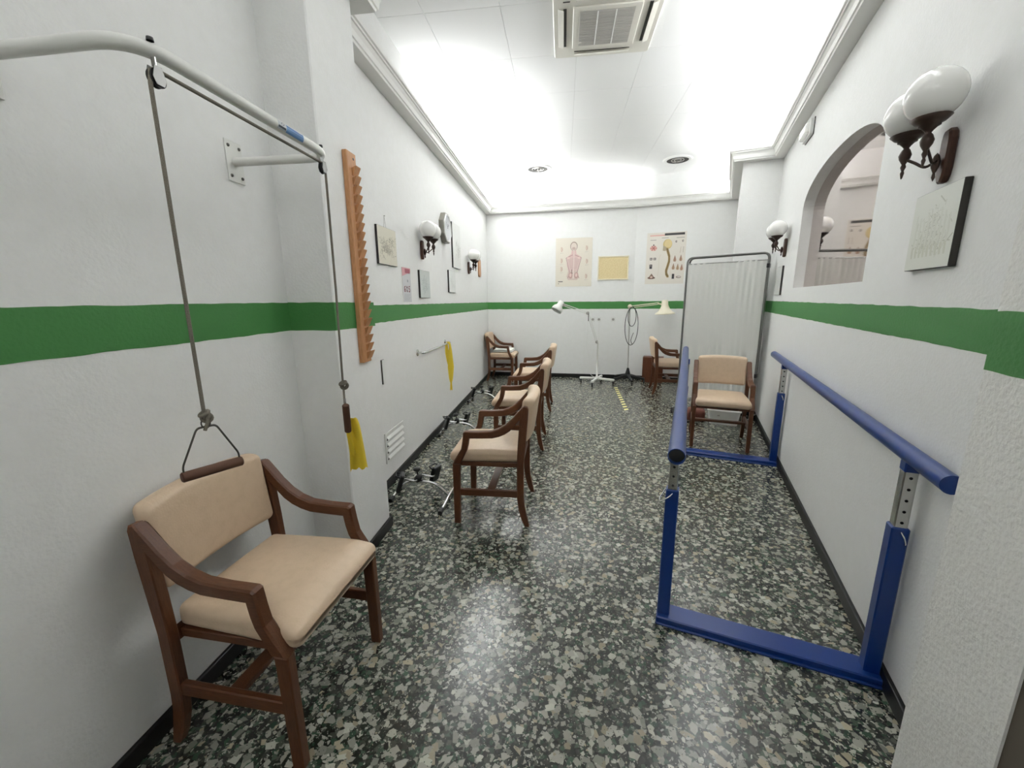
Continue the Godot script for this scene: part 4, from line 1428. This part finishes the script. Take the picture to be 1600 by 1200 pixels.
func spine_chart() -> Image:
	var w := 400
	var h := 520
	var im := Image.create(w, h, false, Image.FORMAT_RGB8)
	im.fill(c8(232, 226, 216))
	im.fill_rect(Rect2i(30, 22, 150, 12), c8(226, 176, 164))
	im.fill_rect(Rect2i(180, 10, 200, 22), c8(64, 62, 60))
	for e in [[36, 70, 60], [150, 52, 70], [300, 56, 80]]:
		im.fill_rect(Rect2i(e[0], e[1], e[2], 5), c8(150, 146, 140))
	# skull and jaw, spine curve
	oval(im, 214, 118, 46, 50, c8(206, 184, 126))
	oval(im, 220, 112, 38, 40, c8(222, 202, 148))
	fill_convex(im, [Vector2(170, 130), Vector2(206, 150), Vector2(200, 186), Vector2(168, 182)], c8(172, 158, 132), Rect2i(0, 0, w, h))
	var sp := [Vector2(212, 164), Vector2(224, 200), Vector2(238, 240), Vector2(240, 290), Vector2(228, 340), Vector2(216, 384), Vector2(220, 420), Vector2(236, 446)]
	stroke(im, sp, 20, c8(176, 150, 96))
	stroke(im, sp, 9, c8(128, 104, 62))
	for k in 24:
		var f := k / 24.0 * 6.9
		var p: Vector2 = sp[int(f)].lerp(sp[int(f) + 1], f - int(f))
		stroke(im, [p + Vector2(-11, 0), p + Vector2(13, 5)], 3, c8(104, 84, 52))
	stroke(im, [Vector2(150, 220), Vector2(134, 270), Vector2(138, 340), Vector2(132, 440)], 3, c8(216, 206, 190))
	stroke(im, [Vector2(262, 230), Vector2(268, 320), Vector2(258, 430)], 2, c8(220, 208, 190))
	# small diagrams
	oval(im, 72, 154, 36, 26, c8(222, 176, 164))
	for k in 6:
		stroke(im, [Vector2(72, 154), Vector2(72 + 34 * cos(k * 1.05), 154 + 26 * sin(k * 1.05))], 5, c8(172, 96, 88))
	oval(im, 72, 122, 6, 9, c8(80, 70, 66))
	for e in [[40, 250], [78, 250]]:
		im.fill_rect(Rect2i(e[0], e[1], 26, 24), c8(92, 88, 84))
		im.fill_rect(Rect2i(e[0] + 6, e[1] + 7, 13, 10), c8(214, 206, 196))
	im.fill_rect(Rect2i(40, 318, 28, 44), c8(66, 62, 66))
	im.fill_rect(Rect2i(48, 326, 10, 10), c8(190, 176, 170))
	fill_convex(im, [Vector2(66, 410), Vector2(104, 462), Vector2(28, 462)], c8(130, 104, 90), Rect2i(0, 0, w, h))
	oval(im, 66, 456, 40, 12, c8(110, 82, 70))
	oval(im, 66, 448, 14, 10, c8(214, 190, 172))
	for e in [[300, 96], [366, 92]]:
		oval(im, e[0], e[1], 9, 11, c8(112, 106, 102))
		oval(im, e[0] + 3, e[1], 4, 6, c8(214, 206, 196))
	stroke(im, [Vector2(350, 150), Vector2(348, 190), Vector2(344, 210)], 3, c8(190, 170, 150))
	stroke(im, [Vector2(376, 150), Vector2(374, 205)], 3, c8(160, 146, 130))
	for e in [[296, 266, 92], [356, 262, 120], [286, 346, 150], [330, 350, 176], [370, 356, 96]]:
		fill_convex(im, [Vector2(e[0], e[1] - 34), Vector2(e[0] + 16, e[1] + 14), Vector2(e[0] + 10, e[1] + 30), Vector2(e[0] - 10, e[1] + 30), Vector2(e[0] - 16, e[1] + 14)], c8(188, 140 + int(e[2] / 8.0), 128), Rect2i(0, 0, w, h))
		stroke(im, [Vector2(e[0], e[1] - 28), Vector2(e[0], e[1] + 24)], 4, c8(124, 84, 74))
	im.fill_rect(Rect2i(278, 420, 24, 50), c8(58, 54, 56))
	oval(im, 346, 452, 26, 12, c8(150, 136, 126))
	oval(im, 350, 450, 18, 6, c8(226, 216, 206))
	return im


func build_back_things() -> void:
	var t1 := -0.064
	var t2 := -0.244
	picture("anatomy_poster", "anatomy poster of the muscles of a human back on the back wall", "poster", back_at(0.186, 2.212), t1, 0.68, 0.885, 0.004, "paper", muscle_chart(), 0.0, 0.45)
	picture("anatomy_poster", "anatomy poster of a skull and spine seen from the side", "poster", back_at(1.81, 2.236), t2, 0.66, 0.89, 0.004, "paper", spine_chart(), 0.0, 0.45)
	var cb := thing("cork_board", "small cork board in a pale frame between the two anatomy posters", "cork board", back_at(0.915, 2.094), t1)
	mi_box("cork_sheet", mat_of("cork"), cb, Vector3(0, 0, 0.008), Vector3(0.52, 0.4, 0.014), 0.0)
	for e in [[Vector3(0, 0.205, 0.011), Vector3(0.56, 0.022, 0.022)], [Vector3(0, -0.205, 0.011), Vector3(0.56, 0.022, 0.022)], [Vector3(-0.27, 0, 0.011), Vector3(0.02, 0.4, 0.022)], [Vector3(0.27, 0, 0.011), Vector3(0.02, 0.4, 0.022)]]:
		mi_box("frame_strip", mat_of("cream_enamel"), cb, e[0], e[1], 0.003)
	# sockets
	var socks := [[0.575, "left one of the two paired white sockets on the back wall"], [0.69, "right one of the two paired white sockets on the back wall"], [0.955, "single white socket plate between the two floor lamps"]]
	for e in socks:
		var so := thing("wall_socket", e[1], "socket", back_at(e[0], 1.145), t1, "sockets on the back wall")
		mi_box("socket_plate", mat_of("white_plastic"), so, Vector3(0, 0, 0.005), Vector3(0.082, 0.082, 0.01), 0.003)
		var s := st()
		lathe(s, [Vector2(0, 0.0103), Vector2(0.02, 0.0103), Vector2(0.023, 0.0125), Vector2(0.025, 0.0103)], 16, Transform3D(Basis(Vector3.RIGHT, Vector3.BACK, Vector3.DOWN), Vector3.ZERO))
		mi(s, "socket_well", mat_of("grey_plastic"), so)
		for x in [-0.009, 0.009]:
			mi_box("contact_hole", mat_of("hole"), so, Vector3(x, 0, 0.0112), Vector3(0.006, 0.006, 0.001), 0.0)
	white_lamp()
	cream_lamp()
	# wooden box against the back wall, with a red knob
	var bx := thing("wooden_box", "upright brown wooden box on the floor behind the far right armchair", "box", back_at(1.72, 0, 0.14), t2)
	mi_box("body", mat_of("box_wood"), bx, Vector3(0, 0.235, 0), Vector3(0.36, 0.47, 0.22), 0.004)
	mi_box("front_panel", mat_of("box_wood"), bx, Vector3(0, 0.235, 0.112), Vector3(0.31, 0.42, 0.006), 0.002)
	var s := st()
	lathe(s, [Vector2(0.026, 0), Vector2(0.024, 0.02), Vector2(0, 0.024)], 14, Transform3D(Basis(Vector3.RIGHT, Vector3.BACK, Vector3.DOWN), Vector3(0.03, 0.3, 0.115)))
	mi(s, "knob", mat_of("red_plastic"), bx)
	# hazard tape strip on the floor
	var tp := thing("floor_tape", "yellow and black striped tape strip stuck on the floor", "tape", Vector3(0.93, 0, -6.45), 0)
	for k in 22:
		var z0 := 0.78 - 0.0715 * k
		var sk := st()
		var xo := -0.036 * (k / 21.0 - 0.5) * -1.0
		extrude(sk, [Vector2(-0.03 + xo, z0), Vector2(0.03 + xo, z0 - 0.035), Vector2(0.03 + xo, z0 - 0.1065), Vector2(-0.03 + xo, z0 - 0.0715)], Transform3D(Basis(Vector3.RIGHT, Vector3.BACK, Vector3.DOWN), Vector3(0, 0.0005, 0)), 0.0006, 0.0)
		mi(sk, "stripe", mat_of("tape_yellow" if k % 2 == 0 else "tape_black"), tp)


func caster(parent: Node, at: Vector3) -> void:
	var s := st()
	lathe(s, [Vector2(0, -0.012), Vector2(0.024, -0.012), Vector2(0.026, -0.008), Vector2(0.026, 0.008), Vector2(0.024, 0.012), Vector2(0, 0.012)], 14, Transform3D(Basis(Vector3(0, 1, 0), Vector3(1, 0, 0), Vector3(0, 0, -1)), at + Vector3(0, 0.026, 0)), true)
	box(s, at + Vector3(0, 0.055, 0), Vector3(0.034, 0.018, 0.034), 0.003)
	tube(s, [at + Vector3(0, 0.05, 0), at + Vector3(0, 0.085, 0)], 0.007, 8)
	mi(s, "caster", mat_of("black_plastic"), parent)


func white_lamp() -> void:
	var at := Vector3(0.64, 0, -7.5)
	var t := thing("floor_lamp", "white jointed floor lamp on a white cross base with black casters", "floor lamp", at)
	for k in 4:
		var a := 0.35 + PI / 2 * k
		var d := Vector3(cos(a), 0, sin(a))
		var s := st()
		bar(s, Vector3(0, 0.1, 0), d * 0.32 + Vector3(0, 0.088, 0), 0.05, 0.034, 0.005)
		mi(s, "base_leg", mat_of("white_enamel"), t)
		caster(t, d * 0.3)
	var s := st()
	lathe(s, [Vector2(0.045, 0.085), Vector2(0.045, 0.12), Vector2(0.018, 0.135), Vector2(0.016, 0.74), Vector2(0.024, 0.745), Vector2(0.024, 0.785), Vector2(0.0, 0.79)], 18)
	mi(s, "pole", mat_of("white_enamel"), t)
	var j1 := Vector3(-0.06, 0.77, 0)
	var j2 := Vector3(-0.2, 1.285, 0)
	var j3 := Vector3(-0.62, 1.43, 0.04)
	for e in [[Vector3(-0.02, 0.775, 0), j2], [j2, j3]]:
		for dz in [-0.014, 0.014]:
			s = st()
			tube(s, [e[0] + Vector3(0.012 if dz > 0 else -0.012, 0.012 if dz > 0 else -0.012, dz), e[1] + Vector3(0.012 if dz > 0 else -0.012, 0.012 if dz > 0 else -0.012, dz)], 0.0065, 8)
			mi(s, "arm_rod", mat_of("white_enamel"), t)
	for p in [j1 + Vector3(0.04, 0, 0), j2, j3]:
		s = st()
		lathe(s, [Vector2(0, -0.022), Vector2(0.028, -0.022), Vector2(0.03, 0), Vector2(0.028, 0.022), Vector2(0, 0.022)], 14, Transform3D(Basis(Vector3.RIGHT, Vector3.BACK, Vector3.DOWN), p))
		mi(s, "joint", mat_of("grey_plastic"), t)
	var ax := Vector3(-0.5, -0.82, 0.3).normalized()
	var xx := ax.cross(Vector3.UP).normalized()
	var hx := Transform3D(Basis(xx, -ax, xx.cross(-ax)), j3 + Vector3(-0.08, 0.0, 0))
	s = st()
	lathe(s, [Vector2(0.1, -0.12), Vector2(0.098, -0.08), Vector2(0.082, -0.04), Vector2(0.055, -0.01), Vector2(0.05, 0.06), Vector2(0.042, 0.075), Vector2(0, 0.08)], 24, hx)
	lathe(s, [Vector2(0, 0.0), Vector2(0.05, -0.012), Vector2(0.078, -0.042), Vector2(0.096, -0.12), Vector2(0.1, -0.12)], 24, hx)
	mi(s, "lamp_head", mat_of("white_enamel"), t)
	s = st()
	lathe(s, [Vector2(0, -0.105), Vector2(0.03, -0.1), Vector2(0.045, -0.07), Vector2(0.03, -0.03), Vector2(0.02, -0.01)], 16, hx)
	mi(s, "bulb", mat_of("grey_plastic"), t)
	s = st()
	tube(s, smooth([Vector3(-0.2, 1.25, 0.02), Vector3(-0.19, 1.0, 0.03), Vector3(-0.2, 0.7, 0.02), Vector3(-0.14, 0.45, 0.02), Vector3(-0.13, 0.2, 0.03), Vector3(-0.03, 0.12, 0.02)], 6), 0.004, 6)
	mi(s, "power_cord", mat_of("white_plastic"), t)
	s = st()
	tube(s, smooth([back_at(0.69, 1.13, 0.03) - at, Vector3(0.05, 0.9, -0.5), Vector3(0.06, 0.4, -0.45), Vector3(0.11, 0.12, -0.3), Vector3(0.08, 0.03, -0.15), Vector3(0.0, 0.1, 0.0)], 6), 0.004, 6)
	mi(s, "power_cord", mat_of("white_plastic"), t)
	s = st()
	tube(s, [j2 + Vector3(0.015, -0.01, 0.025), j2 + Vector3(0.015, -0.14, 0.025)], 0.006, 8)
	mi(s, "spring", mat_of("dark_steel"), t)


func cream_lamp() -> void:
	var at := Vector3(1.21, 0, -7.62)
	var t := thing("floor_lamp", "cream bell-shaped floor lamp on a black star base with coiled black cable", "floor lamp", at)
	for k in 5:
		var a := 0.2 + TAU / 5 * k
		var d := Vector3(cos(a), 0, sin(a))
		var s := st()
		tube(s, smooth([Vector3(0, 0.15, 0), d * 0.1 + Vector3(0, 0.13, 0), d * 0.3 + Vector3(0, 0.085, 0)], 4), [0.03, 0.03, 0.03, 0.029, 0.028, 0.026, 0.024, 0.022, 0.02], 8)
		mi(s, "base_leg", mat_of("black_plastic"), t)
		caster(t, d * 0.29)
	var s := st()
	lathe(s, [Vector2(0.06, 0.1), Vector2(0.05, 0.16), Vector2(0.022, 0.27), Vector2(0.02, 0.28), Vector2(0, 0.285)], 16)
	mi(s, "base_cone", mat_of("black_plastic"), t)
	s = st()
	tube(s, [Vector3(0, 0.26, 0), Vector3(-0.02, 1.36, 0)], 0.0095, 10)
	mi(s, "pole", mat_of("grey_plastic"), t)
	var j := Vector3(-0.02, 1.385, 0)
	s = st()
	lathe(s, [Vector2(0, -0.03), Vector2(0.036, -0.028), Vector2(0.04, 0), Vector2(0.036, 0.028), Vector2(0, 0.03)], 16, Transform3D(Basis(Vector3.RIGHT, Vector3.BACK, Vector3.DOWN), j + Vector3(0, 0.01, 0)))
	mi(s, "joint", mat_of("cream_enamel"), t)
	for dz in [-0.015, 0.015]:
		s = st()
		tube(s, [j + Vector3(0, dz, dz), Vector3(0.47, 1.445 + dz, dz)], 0.0075, 8)
		mi(s, "arm_rod", mat_of("cream_enamel"), t)
	s = st()
	tube(s, [Vector3(0.46, 1.445, 0), Vector3(0.55, 1.42, 0)], 0.014, 10)
	mi(s, "head_bracket", mat_of("cream_enamel"), t)
	var hx := Transform3D(Basis(Vector3.BACK, 0.06), Vector3(0.585, 1.26, 0.03))
	s = st()
	lathe(s, [Vector2(0.172, 0.0), Vector2(0.165, 0.02), Vector2(0.12, 0.05), Vector2(0.085, 0.09), Vector2(0.066, 0.13), Vector2(0.056, 0.16), Vector2(0.054, 0.235), Vector2(0.045, 0.245), Vector2(0, 0.247)], 28, hx)
	lathe(s, [Vector2(0, 0.15), Vector2(0.05, 0.145), Vector2(0.08, 0.088), Vector2(0.116, 0.047), Vector2(0.168, 0.0), Vector2(0.172, 0.0)], 28, hx)
	mi(s, "lamp_head", mat_of("cream_enamel"), t)
	s = st()
	lathe(s, [Vector2(0, 0.03), Vector2(0.04, 0.04), Vector2(0.055, 0.075), Vector2(0.04, 0.12), Vector2(0.025, 0.15)], 16, hx)
	mi(s, "bulb", mat_of("grey_plastic"), t)
	# cable coils hung from the joint
	for e in [[0.115, 0.34, 0.03], [0.07, 0.17, 0.045]]:
		var ring := []
		for k in 28:
			var a := TAU * k / 28
			ring.append(Vector3(0.02 + e[0] * sin(a), 1.385 - e[1] + e[1] * cos(a), e[2]))
		s = st()
		tube(s, ring, 0.006, 8, false, true)
		mi(s, "cable_coil", mat_of("cable_black"), t)
	s = st()
	tube(s, smooth([Vector3(0.05, 0.715, 0.03), Vector3(0.02, 0.8, 0.04), Vector3(0.06, 0.93, 0.04)], 4), 0.005, 6)
	mi(s, "plug_lead", mat_of("cable_black"), t)


# ------------------------------------------------------------------ folding screen
func build_screen() -> void:
	var a := Vector3(1.602, 0, -5.75)
	var b := Vector3(2.345, 0, -5.2)
	var w := a.distance_to(b)
	var u := (b - a) / w
	var t := thing("folding_screen", "chrome-framed folding screen with grey gathered cloth beside the column", "screen", a, atan2(-u.z, u.x))
	var top := 2.045
	for leaf in 2:
		var turn := Basis(Vector3.UP, 0.0 if leaf == 0 else -0.05)
		var org := Vector3(w, 0, -0.03) if leaf == 1 else Vector3.ZERO
		var pt := func(x: float, y: float, z := 0.0) -> Vector3:
			return org + turn * Vector3(x - (w if leaf == 1 else 0.0), y, z)
		var s := st()
		tube(s, bend([pt.call(0.0, 0.07), pt.call(0.0, top), pt.call(w, top), pt.call(w, 0.07)], 0.07, 8), 0.0125, 14)
		mi(s, "frame_tube", mat_of("screen_steel"), t)
		for y in [0.22, 1.965]:
			s = st()
			tube(s, [pt.call(0.0, y), pt.call(w, y)], 0.006, 8)
			mi(s, "cloth_rod", mat_of("chrome"), t)
		# gathered cloth, two faces
		s = st()
		s.set_smooth_group(1)
		var cols := 110
		var rows := 7
		var g := []
		for i in cols + 1:
			var row := []
			var x := lerpf(0.016, w - 0.016, float(i) / cols)
			for r in rows + 1:
				var y := lerpf(0.2, 1.975, float(r) / rows)
				var amp := 0.0028 + 0.002 * sin(r * 1.3 + leaf)
				row.append(pt.call(x, y, amp * sin(x * 95.0 + 0.6 * sin(x * 17.0) + 0.08 * r) + 0.004 * sin(x * 11.0)))
			g.append(row)
		for face in [-1.0, 1.0]:
			var o: Vector3 = turn * Vector3(0, 0, 0.001 * face)
			for i in cols:
				for r in rows:
					quad(s, g[i][r] + o, g[i + 1][r] + o, g[i + 1][r + 1] + o, g[i][r + 1] + o, turn * Vector3(0, 0, face))
		mi(s, "cloth_panel", mat_of("curtain_cloth"), t)
		for x in [0.0, w]:
			s = st()
			tube(s, [pt.call(x, 0.075, -0.16 if leaf == 1 else -0.02), pt.call(x, 0.075, 0.02 if leaf == 1 else 0.17)], 0.011, 10)
			mi(s, "foot_bar", mat_of("chrome"), t)
			caster(t, pt.call(x, 0.0, -0.15 if leaf == 1 else 0.155))
	for y in [1.9, 0.6]:
		mi_box("hinge_clip", mat_of("black_plastic"), t, Vector3(w, y, -0.015), Vector3(0.03, 0.05, 0.06), 0.004)
	# white bin and red bag on the floor behind the armchair
	var bin := thing("storage_bin", "low white plastic bin on the floor behind the armchair by the screen", "bin", Vector3(2.02, 0, -5.2), -0.3)
	var s := st()
	var h := 0.17
	s.set_smooth_group(-1)
	var ring := func(k: float, y: float, grow: float) -> Array:
		var out := []
		for e in rounded_rect(0.36 * k + grow, 0.26 * k + grow, 0.04, 4):
			out.append(Vector3(e.x, y, e.y))
		return out
	var rings := [ring.call(0.86, 0.0, 0.0), ring.call(1.0, h, 0.0), ring.call(1.0, h, 0.016), ring.call(1.0, h + 0.012, 0.016), ring.call(1.0, h + 0.012, -0.008), ring.call(0.86, 0.006, -0.008)]
	for r in rings.size() - 1:
		for k in rings[r].size():
			var k2: int = (k + 1) % rings[r].size()
			var m: Vector3 = rings[r][k]
			var out := Vector3(m.x, 0.0, m.z)
			if r in [1, 3]:
				out = Vector3(0, -1.0 if r == 1 else 1.0, 0)
			elif r == 4:
				out = -out
			quad(s, rings[r][k], rings[r][k2], rings[r + 1][k2], rings[r + 1][k], out)
	for r in [0, 5]:
		for k in rings[r].size():
			tri(s, Vector3(0, rings[r][0].y, 0), rings[r][k], rings[r][(k + 1) % rings[r].size()], Vector3.DOWN if r == 0 else Vector3.UP)
	mi(s, "tub", mat_of("white_plastic"), bin)
	mi_box("latch", mat_of("grey_plastic"), bin, Vector3(-0.06, 0.12, 0.128), Vector3(0.03, 0.02, 0.01), 0.003)
	var bag := thing("floor_cushion", "small reddish brown cushion on the floor left of the white bin", "cushion", Vector3(1.72, 0, -5.3), -0.3)
	s = st()
	cushion(s, Vector3(0.11, 0.075, 0.11), 0.05, func(v: Vector3) -> Vector3: return v + Vector3(0, 0.075, 0))
	mi(s, "pad", mat_of("red_fabric"), bag)


# ------------------------------------------------------------------ pedal exercisers
func make_pedals() -> Node3D:
	var t := thing("pedal_exerciser", "", "pedal exerciser", Vector3.ZERO, 0, "chrome pedal exercisers along the left wall")
	# arch along x, cross bars along z
	var s := st()
	tube(s, bend([Vector3(-0.2, 0.022, 0), Vector3(-0.11, 0.13, 0), Vector3(0.11, 0.13, 0), Vector3(0.24, 0.022, 0)], 0.06, 6), 0.011, 12)
	mi(s, "main_tube", mat_of("chrome"), t)
	for e in [[-0.2, 0.1], [0.24, 0.24]]:
		s = st()
		tube(s, bend([Vector3(e[0], 0.016, -e[1]), Vector3(e[0], 0.028, -0.05), Vector3(e[0], 0.028, 0.05), Vector3(e[0], 0.016, e[1])], 0.04, 4), 0.011, 12)
		mi(s, "foot_bar", mat_of("chrome"), t)
		for sg in [-1.0, 1.0]:
			s = st()
			tube(s, [Vector3(e[0], 0.018, sg * (e[1] - 0.03)), Vector3(e[0], 0.017, sg * (e[1] + 0.03))], 0.017, 12)
			mi(s, "rubber_foot", mat_of("black_plastic"), t)
	# hub, crank, pedals, tension knob
	s = st()
	lathe(s, [Vector2(0, -0.03), Vector2(0.026, -0.03), Vector2(0.028, 0), Vector2(0.026, 0.03), Vector2(0, 0.03)], 16, Transform3D(Basis(Vector3.RIGHT, Vector3.BACK, Vector3.DOWN), Vector3(-0.01, 0.16, 0)))
	mi(s, "hub", mat_of("black_plastic"), t)
	s = st()
	tube(s, [Vector3(-0.01, 0.16, 0), Vector3(-0.02, 0.225, 0)], 0.006, 8)
	lathe(s, [Vector2(0, 0.22), Vector2(0.026, 0.222), Vector2(0.03, 0.232), Vector2(0.026, 0.244), Vector2(0, 0.246)], 16, Transform3D(Basis.IDENTITY, Vector3(-0.02, 0, 0)))
	mi(s, "tension_knob", mat_of("black_plastic"), t)
	for sg in [-1.0, 1.0]:
		s = st()
		tube(s, bend([Vector3(-0.01, 0.16, 0), Vector3(-0.01, 0.16, sg * 0.06), Vector3(-0.01 - sg * 0.1, 0.16 + sg * 0.012, sg * 0.06), Vector3(-0.01 - sg * 0.1, 0.16 + sg * 0.012, sg * 0.15)], 0.015, 4), 0.008, 10)
		mi(s, "crank", mat_of("chrome"), t)
		var c := Vector3(-0.01 - sg * 0.1, 0.16 + sg * 0.012, sg * 0.12)
		var tilt := Basis(Vector3.UP, 0.35 * sg) * Basis(Vector3.BACK, 1.25)
		var p := mi_box("pedal", mat_of("black_plastic"), t, c, Vector3(0.145, 0.034, 0.095), 0.007, tilt)
		s = st()
		tube(s, [c + tilt * Vector3(0.055, 0.012, -0.046), c + tilt * Vector3(0.055, 0.05, -0.036), c + tilt * Vector3(0.055, 0.05, 0.036), c + tilt * Vector3(0.055, 0.012, 0.046)], 0.007, 8)
		mi(s, "toe_strap", mat_of("black_plastic"), p)
	return t


func build_pedals() -> void:
	var spots := [[-1.11, -2.9, 0.0, "chrome pedal exerciser on the floor just behind the pillar"], [-1.2, -4.45, 0.12, "chrome pedal exerciser on the floor before the middle armchair of the row"], [-1.2, -5.98, -0.1, "chrome pedal exerciser on the floor farthest from the pillar"]]
	var proto := make_pedals()
	for k in spots.size():
		var e: Array = spots[k]
		var o: Node3D = proto
		if k > 0:
			o = proto.duplicate()
			o.name = numbered("pedal_exerciser")
			add_child(o)
		o.position = Vector3(e[0], 0, e[1])
		o.rotation.y = e[2]
		o.set_meta("label", e[3])
